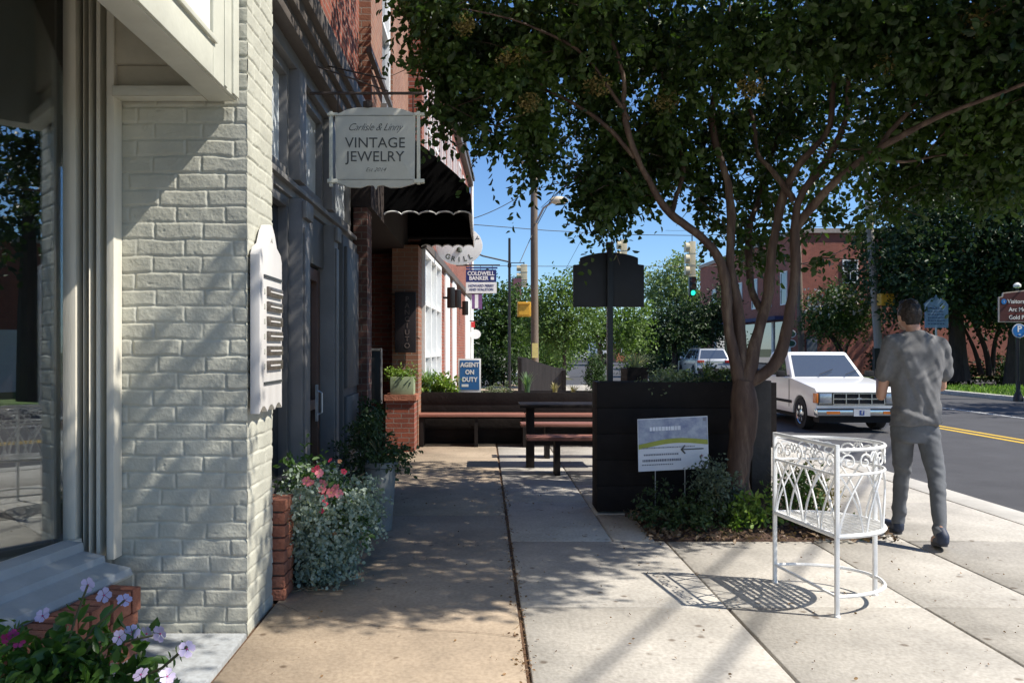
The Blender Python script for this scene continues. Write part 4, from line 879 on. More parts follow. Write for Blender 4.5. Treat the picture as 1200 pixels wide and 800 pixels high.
limb([(787, 251, -.1), (800, 200, .2), (790, 140, .4), (770, 60, .6), (750, -60, .8)], [.03, .026, .022, .018, .01])
limb([(745, 185, -.3), (700, 140, -.3), (650, 110, -.2), (590, 95, -.1), (530, 90, 0)], [.026, .022, .018, .012, .006])
limb([(735, 140, -.35), (690, 70, -.5), (620, 30, -.6), (540, 10, -.6)], [.022, .018, .012, .006])
limb([(1015, 184, -.5), (1060, 190, -.5), (1120, 180, -.4), (1180, 190, -.3)], [.02, .016, .012, .006])
tb.build('trunk', m_bark, T, smooth=True, sharp=80)
m_leaf = leafmat('crape_leaf', (.020, .042, .016), (.078, .13, .030), .32, rough=.38)
cl = []; ct = []
def C(px, py, rx, ry, Y, rY, n):
    if py > 30: py -= 16
    rx = max(rx-20, 7); ry = max(ry-24, 6); rY = rY*.8
    p = at(px, py, Y); cl.append((p.x, p.y, p.z, rx/960*Y, rY, ry/960*Y)); ct.append(int(n*(.82 if px > 800 else .95)))
# within the frame: (px, py, rx, ry, depth, depth radius, twigs)
C(505, 20, 60, 40, 6.6, .5, 90); C(520, 95, 42, 42, 6.7, .45, 85); C(545, 140, 36, 36, 6.8, .4, 60); C(560, 60, 60, 50, 6.9, .6, 150); C(515, 150, 14, 30, 6.6, .3, 12); C(575, 172, 24, 14, 6.7, .3, 14)
C(610, 110, 55, 50, 6.6, .5, 140); C(620, 165, 34, 30, 6.7, .4, 60); C(626, 205, 13, 26, 6.8, .2, 14); C(640, 45, 70, 50, 6.9, .7, 190)
C(700, 60, 60, 60, 6.6, .7, 170); C(700, 130, 34, 40, 6.9, .5, 60); C(722, 190, 34, 42, 7.0, .4, 85); C(705, 245, 40, 36, 6.9, .4, 105); C(708, 270, 12, 10, 6.9, .2, 4); C(748, 240, 20, 28, 7.0, .3, 26)
C(680, 225, 14, 26, 6.9, .2, 14); C(770, 60, 60, 60, 7.3, .7, 170); C(780, 150, 48, 48, 7.0, .6, 110); C(800, 205, 30, 34, 7.3, .4, 40); C(760, 195, 30, 40, 7.4, .4, 40)
C(835, 70, 60, 60, 6.5, .8, 150); C(850, 165, 40, 50, 7.4, .6, 85); C(832, 245, 26, 34, 7.4, .4, 32); C(884, 250, 20, 60, 7.6, .4, 50); C(880, 310, 14, 25, 7.6, .3, 12)
C(910, 60, 60, 60, 6.3, .8, 150); C(915, 150, 50, 50, 7.6, .7, 110); C(960, 120, 50, 60, 7.6, .7, 90); C(985, 40, 60, 55, 6.2, .8, 170); C(957, 268, 11, 30, 7.2, .3, 13); C(962, 318, 8, 16, 7.2, .2, 4)
C(1000, 200, 34, 26, 6.6, .5, 34); C(1050, 60, 60, 70, 6.1, .8, 210); C(1060, 150, 60, 50, 6.8, .7, 150); C(1050, 225, 44, 38, 7.2, .6, 90); C(1030, 258, 22, 22, 7.0, .4, 14)
C(1120, 60, 60, 70, 5.9, .8, 210); C(1130, 150, 60, 55, 6.3, .7, 190); C(1120, 215, 50, 40, 6.9, .6, 120); C(1190, 50, 50, 70, 5.6, .8, 180); C(1195, 150, 50, 60, 6.0, .7, 160); C(1190, 225, 40, 40, 6.6, .6, 80); C(1250, 120, 50, 100, 5.8, .9, 150)
C(856, 285, 34, 40, 7.3, .3, 18); C(900, 300, 30, 40, 7.4, .3, 14); C(830, 190, 50, 50, 7.3, .4, 46); C(905, 215, 40, 40, 7.6, .4, 34); C(760, 215, 36, 36, 7.3, .3, 26)
nin = len(cl)
# crown above and beyond the frame
for (x, y, z, rx, ry, rz, n) in ((-.4, 7.3, 5.1, .9, 1.1, .5, 150), (5.1, 6.3, 4.4, .9, .7, .8, 190), (5.9, 6.1, 5.2, .9, .7, .8, 160), (4.5, 6.3, 5.6, 1.0, .8, .8, 170), (3.1, 3.75, 4.85, .75, .55, .35, 230), (3.9, 3.85, 4.9, .5, .4, .35, 140), (3.0, 4.8, 4.7, .8, .7, .4, 190), (4.5, 4.5, 4.9, .55, .6, .4, 110), (4.0, 4.9, 4.9, .8, .8, .5, 200), (1.9, 4.9, 4.7, .8, .5, .4, 150), (4.7, 5.1, 4.9, .6, .6, .4, 110), (.7, 5.3, 4.9, .8, .6, .4, 110), (3.4, 5.7, 5.2, 1.2, .7, .6, 260), (-.2, 5.6, 5.3, .8, .7, .4, 90), (.6, 6.5, 4.9, 1.0, 1.2, .7, 190), (1.7, 6.8, 5.4, 1.2, 1.4, .9, 240), (2.9, 6.9, 5.6, 1.2, 1.4, .9, 240), (4.0, 6.6, 5.3, 1.0, 1.3, .9, 200), (.4, 8.3, 4.6, 1.0, .8, .8, 150), (1.8, 8.7, 4.8, 1.2, .8, .9, 170),
                             (3.3, 8.6, 4.9, 1.2, .8, .9, 170), (4.9, 7.4, 4.4, .8, 1.1, .8, 150), (1.0, 5.6, 4.4, .9, .6, .5, 110), (2.2, 5.7, 4.7, 1.0, .6, .5, 100), (3.2, 8.4, 3.4, .8, .6, .6, 70), (1.2, 9.3, 3.9, .8, .6, .6, 90)):
    cl.append((x, y, z, rx, ry, rz)); ct.append(int(n*1.55))
foliage('crown', cl, m_leaf, T, counts=ct, klen=.25, k=12, droop=.4, lsize=.064, shell=.5, width=.62)
# loose sprays hanging out of the crown
sub = [(c[0], c[1], c[2]-c[5]*.5, c[3]*.95, c[4], c[5]*.8) for c in cl[:nin]]
foliage('hanging_sprays', sub, m_leaf, T, counts=[(4 if c[2] > 2.95 else 1) for c in cl[:nin]], klen=.32, k=14, droop=1.0, lsize=.055, shell=.3, width=.55)
sh = []; 
for px, py, r, Y, n in ((600, 72, 22, 6.4, 40), (543, 30, 16, 6.3, 26), (700, 100, 18, 6.4, 30), (690, 35, 16, 6.4, 24), (1150, 25, 26, 5.6, 46), (1045, 75, 20, 6.0, 22), (780, 120, 18, 6.6, 22), (620, 120, 15, 6.3, 22), (880, 100, 20, 6.3, 20)):
    p = at(px, py, Y); rr = r/960*Y; q = nrm(RNG.normal(size=(n*14, 3)))*RNG.random((n*14, 1))**.6*rr*np.array([1, 1, .8])+np.array(p); sh.append(q)
sh = np.concatenate(sh); D = RNG.normal(size=sh.shape)
leaves('seed_heads', sh, D, .014+.01*RNG.random(len(sh)), leafmat('olive_seed', (.17, .13, .045), (.30, .24, .09), .2), T, None, .9)
# twigs
tw = MB()
for c in cl:
    for k in range(3):
        a = Vector(c[:3])+Vector((random.uniform(-1, 1)*c[3], random.uniform(-1, 1)*c[4], random.uniform(-1, 1)*c[5]))*.7; d = Vector((random.gauss(0, 1), random.gauss(0, 1), random.uniform(-.5, .9))).normalized()*.45
        tw.tube([a, a+d*.5+Vector((0, 0, .02)), a+d], [.006, .004, .002], 5)
setp(tw.build('twigs', m_bark, T), kind='stuff')

# neighbouring street tree beside the camera, shading the shop window sill
T2 = thing('street_tree', 'neighbouring street tree beside the viewer whose crown shades the window sill', 'tree', (5.2, .2, 0))
P, D, S, T_ = clump_twigs([(1.5, 2.75, 4.65, .75, .6, .4), (1.6, 2.1, 4.6, .85, .7, .5), (2.8, 1.0, 4.9, 1.3, 1.2, .7), (4.6, .2, 5.3, 1.8, 1.6, 1.1), (5.8, -1.0, 5.0, 1.6, 1.6, 1.1), (4.0, -1.6, 4.8, 1.5, 1.4, .9)], counts=[380, 260, 230, 260, 200, 180], klen=.30, k=12, droop=.4, lsize=.075, shell=.5)
leaves('crown', P, D, S, m_leaf, T2, T_, .52)
b = MB(); p, r = smooth_path([(5.2, .2, -.02), (5.15, .2, 1.6), (4.9, .2, 2.8), (4.6, .1, 4.2), (4.4, 0, 5.6)], [.16, .12, .10, .07, .02]); b.tube(p, r, 14)
for e in ((1.8, 1.8, 4.6), (3.0, 1.0, 4.9), (5.9, -1.0, 5.2), (4.0, -1.5, 4.9)): p, r = smooth_path([(4.95, .2, 2.6), Vector((4.95, .2, 2.6)).lerp(Vector(e), .5)+Vector((0, 0, .3)), e], [.08, .05, .015]); b.tube(p, r, 10)
b.build('trunk', m_bark, T2, smooth=True)

# bed around the tree
poly = [(1.27, 6.20), (1.7, 6.10), (2.3, 6.12), (2.62, 6.22), (3.10, 6.3), (3.12, 7.15), (3.05, 7.9), (2.5, 8.2), (2.5, 7.17), (1.28, 7.17)]
b = MB(); n_ = 26; gv = []
for j in range(n_):
    for i in range(n_):
        x = 1.24+1.92*i/(n_-1); y = 6.10+2.1*j/(n_-1); e = min(i, n_-1-i, j, n_-1-j)/4; z = -.03+min(e, 1)*.06+random.uniform(0, .014); gv.append((x, y, z))
b.add(gv, [(j*n_+i, j*n_+i+1, (j+1)*n_+i+1, (j+1)*n_+i) for j in range(n_-1) for i in range(n_-1)]); setp(b.build('soil_bed', m_soil, smooth=True), kind='structure')
n = 1700; P = np.stack([1.22+RNG.random(n)*1.9, 6.08+RNG.random(n)*1.1, .02+RNG.random(n)*.03], 1); D = RNG.normal(size=(n, 3))*np.array([1, 1, .3])
setp(leaves('leaf_litter', P, D, .02+.035*RNG.random(n), leafmat('brown_litter', (.10, .06, .035), (.22, .15, .09), .1), None, None, .55), 'brown fallen leaves covering the tree bed soil', 'leaf litter', kind='stuff')

def plant(name, label, cat, c, clumps, m, lsize, count, klen=.12, k=8, width=.55, droop=.2, stem=True, group=None, partname='foliage', shell=.5):
    t = thing(name, label, cat, c, group=group)
    P, D, S, T_ = clump_twigs(clumps, counts=[max(3, int(count/len(clumps)))]*len(clumps), klen=klen, k=k, droop=droop, lsize=lsize, shell=shell)
    leaves(partname, P, D, S, m, t, T_, width)
    if stem:
        b = MB()
        for q in clumps:
            for i in range(4):
                e = Vector(q[:3])+Vector((random.uniform(-1, 1)*q[3], random.uniform(-1, 1)*q[4], random.uniform(-.2, .8)*q[5]))*.8; s0 = Vector(c)+Vector((random.uniform(-.03, .03), random.uniform(-.03, .03), 0))
                b.tube([s0, s0.lerp(e, .5)+Vector((0, 0, .02)), e], [.007, .005, .003], 5)
        b.build('stems', mat('green_brown_stem', (.09, .09, .04), .8), t)
    return t
def flowers(parent, pts, r, m, mc=None, petals=5, name='flower', up=.6, face=(0, -1, .4)):
    for p in pts:
        nv = Vector((random.gauss(face[0], .4), random.gauss(face[1], .4), random.gauss(face[2], .4))).normalized(); q = nv.to_track_quat('Z', 'Y').to_matrix().to_4x4(); q.translation = p
        b = MB()
        for k in range(petals):
            a0 = 2*PI*k/petals+random.uniform(-.1, .1); w_ = PI/petals*.92; rr = r*random.uniform(.9, 1.1)
            pl = [Vector((.08*r*math.cos(a0), .08*r*math.sin(a0), 0))]
            for s, f in ((-1, .45), (-1.0, .8), (-.45, 1.0), (.0, .93), (.45, 1.0), (1.0, .8), (1, .45)): a = a0+w_*s*(1 if f < .9 else .9); pl.append(Vector((rr*f*math.cos(a), rr*f*math.sin(a), r*.12*f)))
            b.add([q @ v for v in pl], [(0, 1, 2, 3, 4), (0, 4, 5, 6, 7)])
        if mc: b.mat(1).lathe([(r*.13, 0), (r*.1, r*.09)], (0, 0, 0), 8, q)
        b.build(name, [m, mc] if mc else m, parent)
m_weed = leafmat('dark_weed_leaf', (.03, .05, .022), (.06, .10, .035), .25); m_bright = leafmat('bright_leaf', (.10, .19, .03), (.22, .30, .06), .35); m_silver = leafmat('silver_leaf', (.20, .26, .20), (.42, .48, .40), .2, rough=.7)
m_mid = leafmat('mid_green_leaf', (.04, .09, .02), (.10, .18, .04), .3); m_straw = leafmat('straw_blade', (.28, .24, .12), (.45, .38, .22), .2)
plant('shrub', 'low dark weedy shrub under the arrow yard sign', 'shrub', (1.55, 6.55, 0), [(1.45, 6.6, .18, .22, .2, .18), (1.8, 6.6, .16, .22, .2, .16), (1.62, 6.45, .10, .3, .15, .12)], m_weed, .035, 260)
plant('shrub', 'grey-green feathery shrub against the left side of the tree trunk', 'shrub', (1.95, 6.6, 0), [(1.93, 6.62, .25, .16, .15, .22), (1.85, 6.6, .42, .10, .1, .12)], leafmat('sage_leaf', (.07, .10, .07), (.14, .18, .13), .2), .03, 190)
plant('shrub', 'small bright green shrub at the foot of the crape myrtle trunk', 'shrub', (2.08, 6.5, 0), [(2.05, 6.48, .13, .13, .12, .11), (2.17, 6.5, .17, .10, .1, .10)], m_bright, .045, 70)
plant('shrub', 'leafy shrub between the tree trunk and the white plant stand', 'shrub', (2.5, 6.6, 0), [(2.45, 6.6, .2, .18, .2, .2), (2.62, 6.65, .32, .13, .15, .18)], m_mid, .04, 120)
plant('shrub', 'little bright green sprout seen under the white plant stand', 'shrub', (2.72, 6.3, 0), [(2.72, 6.3, .09, .12, .1, .08)], m_bright, .04, 30)
def tuft(name, label, c, h, n, m, spread=.35, wd=.012, group=None, cat='grass clump', arch=.5):
    t = thing(name, label, cat, c, group=group); V = []; F = []; TT = []
    for i in range(n):
        a = random.uniform(0, 2*PI); tl = random.uniform(.1, 1)*spread; hh = h*random.uniform(.6, 1.1); d = Vector((math.cos(a), math.sin(a), 0)); sd = Vector((-d.y, d.x, 0)); tn = random.random(); base = Vector(c)+d*random.uniform(0, .04)
        k0 = len(V); K = 5
        for j in range(K+1):
            s = j/K; p = base+d*(tl*s**1.8)+Vector((0, 0, hh*(s-arch*.5*s**3))); w2 = wd*(1-s**2)*.5+.0006; V += [tuple(p-sd*w2), tuple(p+sd*w2)]; TT += [tn, tn]
        F += [(k0+2*j, k0+2*j+1, k0+2*j+3, k0+2*j+2) for j in range(K)]
    npmesh('blades', V, F, m, t, TT); return t
m_bluegrass = leafmat('blue_green_blade', (.10, .19, .10), (.22, .32, .18), .3)
tuft('dry_grass', 'tall dry grass stems right of the trunk by the pale sidewalk', (2.62, 7.0, .0), .75, 60, m_straw, .5, .006)
tuft('dry_grass', 'thin dead stems standing behind the left end of the white plant stand', (2.85, 6.9, .0), .6, 40, m_straw, .45, .006)
plant('shrub', 'dry leafy shrub with tan leaves behind the white plant stand', 'shrub', (2.75, 6.95, 0), [(2.7, 6.95, .3, .14, .15, .22), (2.85, 6.9, .2, .1, .1, .15)], leafmat('tan_leaf', (.16, .14, .06), (.36, .28, .15), .2), .035, 60)
# planter plants
plant('shrub', 'bright green leafy shrub at the wall end of the long low planter', 'shrub', (gx(508, 12.7), 12.7, .74), [(gx(500, 12.7), 12.7, .92, .18, .15, .14), (gx(520, 12.7), 12.7, .90, .18, .15, .12)], m_bright, .05, 200)
tuft('spiky_grass', 'spiky pale-leaved plant rising out of the bright shrub by the shop wall', (gx(502, 12.6), 12.6, .78), .5, 45, m_bluegrass, .25, .02)
plant('shrub', 'low grey-green ground plant right of the blue agent sign', 'shrub', (gx(590, 12.7), 12.7, .74), [(gx(585, 12.7), 12.7, .79, .25, .15, .05)], leafmat('greyish_leaf', (.12, .15, .08), (.24, .27, .15), .2), .03, 90)
tuft('grass_clump', 'upright blue-green grass clump before the sloping wall panel', (gx(618, 12.65), 12.65, .76), .42, 60, m_bluegrass, .14, .014)
tuft('grass_clump', 'small straw coloured grass clump before the sloping wall panel', (gx(650, 12.65), 12.65, .76), .22, 40, m_straw, .12, .01)
tuft('grass_clump', 'short straw grass clump beside the cone shaped shrub', (gx(672, 12.65), 12.65, .76), .16, 36, m_straw, .14, .01)
t = thing('cone_shrub', 'dense dark green cone shaped evergreen shrub left of the sign pole', 'shrub', (gx(698, 12.7), 12.7, .74))
P, D, S, T_ = clump_twigs([(gx(698, 12.7), 12.7, .92+.0, .165, .15, .16), (gx(698, 12.7), 12.7, 1.10, .12, .11, .14), (gx(698, 12.7), 12.7, 1.24, .05, .05, .08)], counts=[260, 150, 30], klen=.09, k=8, droop=-.8, lsize=.028, shell=.35)
leaves('foliage', P, D, S, leafmat('evergreen_leaf', (.02, .05, .015), (.06, .12, .025), .2), t, T_, .45)
b = MB(); b.tube([(gx(698, 12.7), 12.7, .74), (gx(698, 12.7), 12.7, 1.2)], .02); b.build('trunk', m_bark2, t)
tuft('grass_clump', 'pale blue-green fountain grass in the short planter right of the sign pole', (gx(745, 8.6), 8.6, 1.2), .26, 90, leafmat('pale_blade', (.22, .28, .20), (.50, .48, .34), .3), .24, .01)
plant('shrub', 'low sunlit silvery ground cover shrub on top of the tall planter', 'shrub', (gx(780, 7.34), 7.34, 1.1), [(gx(772, 7.34), 7.34, 1.16, .14, .08, .06), (gx(795, 7.34), 7.34, 1.15, .14, .08, .06)], leafmat('sage_pale_leaf', (.12, .17, .09), (.30, .34, .22), .2), .03, 130)
plant('shrub', 'dark leafy shrub near the right end of the tall planter top', 'shrub', (gx(835, 7.34), 7.34, 1.1), [(gx(825, 7.34), 7.34, 1.15, .16, .08, .07), (gx(850, 7.34), 7.34, 1.16, .14, .08, .07)], m_weed, .035, 110)
tuft('grass_clump', 'dark upright grass clump in the planter before the silver car', (gx(828, 12.4), 12.4, .9), .5, 55, m_weed, .15, .02)
plant('shrub', 'leafy dark shrub in the kerbside planter before the silver car', 'shrub', (gx(800, 12.4), 12.4, .9), [(gx(790, 12.4), 12.4, 1.0, .25, .2, .1), (gx(850, 12.4), 12.4, 1.0, .3, .2, .1)], m_weed, .05, 150)

# flower bush by the pier in its brick planter
t = thing('brick_planter', 'low red brick planter edge at the foot of the cream pier', 'planter', (-1.1, 4.85, 0))
b = MB(); rr = 0
while rr < 8:
    z = rr*.073
    for q in range(2):
        y0 = 4.70+q*.0+(0 if q == 0 else .115)
        b.box(-1.33, -1.135-random.uniform(0, .006), y0, y0+.105, z+.004, z+.066)
    rr += 1
b.mat(1).box(-1.31, -1.16, 4.73, 4.89, 0, .56); b.build('brick_edge', [m_rowlock, m_mortar], t, bevel=.004)
fb = thing('flower_bush', 'silvery trailing bush with pink and red blooms in the brick planter by the cream pier', 'flower bush', (-1.05, 5.3, 0))
b = MB(); b.box(-1.30, -1.16, 4.97, 5.7, 0, .16); b.build('soil_box', m_soil, fb, bevel=.01)
cb = [(-1.08, 4.98, .26, .10, .10, .18), (-1.12, 4.95, .50, .1, .12, .1), (-.95, 5.0, .12, .14, .12, .09), (-1.08, 5.0, .52, .14, .14, .10), (-1.10, 5.35, .48, .20, .28, .20), (-.97, 5.15, .38, .22, .25, .22), (-.85, 5.4, .42, .16, .25, .20), (-.98, 5.05, .20, .16, .14, .16), (-.92, 5.6, .40, .18, .22, .2), (-1.12, 5.25, .62, .10, .14, .09), (-.88, 5.25, .18, .12, .15, .1)]
P, D, S, T_ = clump_twigs(cb, counts=[110, 50, 50, 70, 210, 220, 170, 90, 110, 40, 40], klen=.13, k=10, droop=.5, lsize=.022, shell=.4)
leaves('silver_foliage', P, D, S, m_silver, fb, T_, 1.0, fold=.08)
P, D, S, T_ = clump_twigs([(-1.05, 5.3, .55, .18, .25, .14), (-.95, 5.3, .35, .2, .25, .2), (-1.2, 5.4, .66, .08, .1, .12)], counts=[70, 80, 20], klen=.12, k=7, droop=0, lsize=.04, shell=.4)
leaves('green_foliage', P, D, S, m_mid, fb, T_, .5)
b = MB()
for k in range(60):
    e = Vector((random.uniform(-1.2, -.8), random.uniform(4.95, 5.6), random.uniform(.1, .65))); b.tube([(-1.1, 5.3, .3), Vector((-1.1, 5.3, .3)).lerp(e, .6)+Vector((0, 0, .06)), e], [.004, .003, .002], 5)
for k in range(40):
    x, y = random.uniform(-1.15, -.85), random.uniform(4.85, 5.2); b.tube([(x, y, .008), (x+random.uniform(-.1, .1), y+random.uniform(-.06, .06), .02)], .0022, 4)
b.build('dry_stems', mat('straw_stem', (.25, .17, .09), .8), fb)
m_pink = mat('pink_petal', (.80, .22, .24), .5, var=.15); m_hot = mat('hot_pink_petal', (.70, .05, .11), .5, var=.2); m_yel = mat('yellow_centre', (.6, .4, .05), .6)
def fp(px, py, Y): return at(px, py, Y)
flowers(fb, [fp(x, y, 4.92+random.uniform(0, .15)) for x, y in ((393, 572), (388, 577), (397, 578), (359, 563), (364, 566), (378, 567), (377, 573), (374, 554))], .030, m_pink, m_yel, 6, name='pink_bloom')
flowers(fb, [fp(x, y, 4.9+random.uniform(0, .15)) for x, y in ((379, 580), (380, 585), (377, 598), (372, 548), (368, 550), (387, 539), (381, 590), (403, 552), (352, 582))], .019, m_hot, None, 5, name='red_bloom')
flowers(fb, [fp(x, y, 4.95+random.uniform(0, .2)) for x, y in ((392, 625), (370, 620), (385, 612), (398, 540))], .014, mat('salmon_petal', (.6, .25, .12), .5), None, 5, name='salmon_bloom')

pt = thing('flower_pot', 'tall tapered grey pot standing past the pink flower bush', 'flower pot', (gx(446, 6.55), 6.55, 0))
b = MB(); cx_ = gx(446, 6.55); b.lathe([(.085, 0), (.09, .01), (.125, .50), (.14, .51), (.14, .545), (.125, .55), (.115, .54), (.10, .50)], (cx_, 6.55, 0), 28); b.build('pot_body', mat('grey_ceramic', (.22, .23, .22), .6, var=.2, bump=.1), pt, smooth=True)
plant('trailing_plant', 'dark trailing plant with a few pale flowers in the tall grey pot', 'potted plant', (cx_, 6.55, .53), [(cx_-.02, 6.55, .66, .22, .22, .12), (cx_-.22, 6.6, .60, .16, .2, .16), (cx_+.12, 6.5, .60, .12, .12, .06), (cx_-.1, 6.6, .82, .10, .12, .08)], m_weed, .035, 220)
tp = plant('trailing_plant', 'dark leafy climbing plant against the grey shopfront behind the pot', 'climbing plant', (-1.2, 7.7, 0), [(-1.1, 7.7, .35, .14, .4, .35), (-1.12, 8.1, .75, .10, .25, .2)], m_weed, .04, 150)
flowers(tp, [fp(x, y, 7.4) for x, y in ((405, 560), (412, 548), (430, 545), (424, 532), (436, 556))], .016, mat('pale_petal', (.6, .5, .5), .5), None, 5, name='pale_bloom')
# window box on the low brick wall
t = thing('window_box', 'pale green square planter box on the low brick wall under the vertical sign', 'planter box', (gx(471, 11.55), 11.6, .80))
b = MB(); b.box(gx(457.5, 11.5), gx(485, 11.5), 11.46, 11.74, .802, 1.05); b.build('box', mat('pale_green_ceramic', (.28, .33, .20), .6, var=.15), t, bevel=.006)
b = MB(); b.box(gx(459, 11.5), gx(483.5, 11.5), 11.48, 11.72, 1.0, 1.052); b.build('soil', m_soil, t)
plant('potted_plant', 'low green plant filling the pale green planter box', 'potted plant', (gx(471, 11.6), 11.6, 1.04), [(gx(465, 11.6), 11.6, 1.09, .1, .1, .05), (gx(478, 11.6), 11.6, 1.09, .1, .1, .05)], m_bright, .035, 90)

# periwinkles in the bottom left corner
pw = thing('periwinkle', 'pale lilac periwinkle plant with glossy leaves at the bottom left corner', 'flowering plant', (-1.50, 2.75, .12))
b = MB(); b.lathe([(.15, -.12), (.20, .14), (.215, .15), (.215, .18), (.19, .18), (.17, .12)], (-1.52, 2.80, .12), 28); b.build('pot_body', mat('terracotta', (.36, .15, .08), .8, bump=.1), pw, smooth=True)
P, D, S, T_ = clump_twigs([(-1.45, 2.75, .31, .16, .2, .08), (-1.62, 2.8, .30, .14, .2, .10), (-1.3, 2.8, .26, .14, .16, .09), (-1.40, 2.9, .40, .08, .10, .06), (-1.24, 2.85, .34, .07, .08, .05), (-1.5, 2.7, .24, .2, .15, .1)], counts=[50, 40, 36, 12, 10, 36], klen=.12, k=7, droop=-.3, lsize=.062, shell=.5)
leaves('foliage', P, D, S, leafmat('glossy_leaf', (.03, .075, .018), (.09, .18, .035), .3, rough=.3), pw, T_, .5, fold=.12)
m_lil = mat('lilac_petal', (.62, .52, .70), .5, var=.1); m_mag = mat('magenta_eye', (.45, .04, .2), .5)
flowers(pw, [fp(x, y, Y) for x, y, Y in ((103, 685, 2.85), (140, 746, 2.75), (155, 740, 2.85), (146, 703, 3.0), (122, 697, 3.0), (188, 742, 2.7), (165, 790, 2.65), (196, 792, 2.6), (50, 721, 2.85), (172, 742, 2.9), (219, 760, 2.7))], .028, m_lil, m_mag, 5, name='lilac_bloom')
flowers(pw, [fp(x, y, 2.7) for x, y in ((8, 748), (22, 752), (15, 744))], .02, mat('magenta_petal', (.35, .01, .12), .5), None, 5, name='magenta_bloom')
b = MB(); b.tube([fp(160, 795, 2.75), fp(190, 782, 2.72), fp(219, 757, 2.7)], .005, 6)
for a in ((103, 685), (146, 703), (188, 742), (140, 746)): b.tube([(-1.46, 2.8, .3), Vector((-1.44, 2.8, .4)).lerp(fp(*a, 2.82), .5), fp(*a, 2.83)], .004, 5)
b.build('stems', MATS['green_brown_stem'], pw)
P = np.array([fp(165+54*i/14, 793-36*(i/14)**1.3, 2.73) for i in range(15)]); D = np.array([(.1*(-1)**i, -.2, .5+(.6 if i % 2 else -.9)) for i in range(15)])
leaves('spray_leaves', P, D, np.full(15, .034), MATS['mid_green_leaf'], pw, None, .35)

# ------------------------------------------------------------------ walking person
man = thing('person', 'person in grey t-shirt and grey jeans walking away on the sidewalk, head bowed', 'person', (3.28, 6.1, 0))
m_skin = mat('skin', (.48, .27, .19), .5, var=.06, scale=10); m_skin.node_tree.nodes['Principled BSDF'].inputs['Subsurface Weight'].default_value = .05
hl, hr = (3.18, 6.22, .90), (3.36, 6.19, .90); kl, kr = (3.235, 6.33, .50), (3.355, 6.05, .50); al, ar = (3.245, 6.42, .10), (3.27, 5.86, .15)
el, er = (3.03, 6.27, 1.09), (3.525, 6.27, 1.16); hdl, hdr = (3.16, 6.55, 1.20), (3.36, 6.56, 1.20); shl, shr = (3.075, 6.20, 1.475), (3.465, 6.18, 1.465)
hd = Vector((3.245, 6.25, 1.70))
items = [((3.27, 6.20, .93), (3.27, 6.2, 1.12), .095, .09), ((3.27, 6.2, 1.15), (3.27, 6.20, 1.42), .09, .085), (shl, shr, .045, .045), ((3.27, 6.2, 1.45), (3.26, 6.21, 1.60), .065, .055),
         (hl, kl, .065, .05), (hr, kr, .065, .05), (kl, al, .05, .034), (kr, ar, .05, .034), (shl, el, .045, .038), (shr, er, .045, .038), (el, hdl, .040, .026), (er, hdr, .040, .026),
         (hd, (.077, .095, .115), (R(-18), 0, 0)), (hd+Vector((0, .055, -.065)), (.052, .05, .045), (R(-18), 0, 0)), (hd+Vector((0, .10, -.02)), hd+Vector((0, .115, -.045)), .010, .014),
         (hd+Vector((.078, -.005, -.02)), (.012, .02, .03), (0, 0, 0)), (hd+Vector((-.078, -.005, -.02)), (.012, .02, .03), (0, 0, 0))]
for h, s in ((Vector(hdl), 1), (Vector(hdr), -1)):       # hands close round the phone
    items += [(h+Vector((.03*s, .03, .0)), (.022, .045, .04), (0, 0, R(-25*s)))]
    for k in range(4):
        z = -.03+.02*k; p0 = h+Vector((.03*s, .065, z)); p1 = p0+Vector((.025*s, .03-.003*abs(k-1.5), .002)); p2 = p1+Vector((.025*s, .0, 0)); items += [(p0, p1, .009, .0085), (p1, p2, .0085, .007)]
    p0 = h+Vector((.025*s, .01, .04)); p1 = p0+Vector((.02*s, .02, .025)); items += [(p0, p1, .011, .010), (p1, p1+Vector((.02*s, .015, .0)), .010, .008)]
for a, f in ((al, (3.25, 6.58, .035)), (ar, (3.30, 6.0, .04))): items.append((Vector(a)-Vector((0, -.02, .03)), Vector(f), .026, .022))
body = skin('body', items, m_skin, man, voxel=.007, smooth=1)
b = MB()
for s in (-1, 1): b.lathe([(.001, -.008), (.011, -.004), (.011, .004), (.001, .008)], hd+Vector((.03*s, .088, .005)), 10)
b.build('eyes', mat('eye_white', (.6, .6, .6), .3), body)
b = MB(); b.box(hd.x-.022, hd.x+.022, hd.y+.097, hd.y+.105, hd.z-.073, hd.z-.066); b.build('mouth', mat('lips', (.35, .12, .1), .5), body)
def hfold(co): return (vnoise(co[:, 0]*60, co[:, 2]*60+co[:, 1]*40, 3)-.5)*.012
skin('hair', [(hd+Vector((0, -.018, .022)), (.086, .094, .108), (R(-18), 0, 0)), (hd+Vector((0, -.055, -.03)), (.066, .045, .055), (0, 0, 0)), (hd+Vector((0, .03, .09)), (.06, .06, .035), (0, 0, 0))], mat('dark_brown_hair', (.022, .014, .010), .55, var=.5, scale=60, bump=.6, bscale=120), man, voxel=.009, smooth=1, fold=hfold)
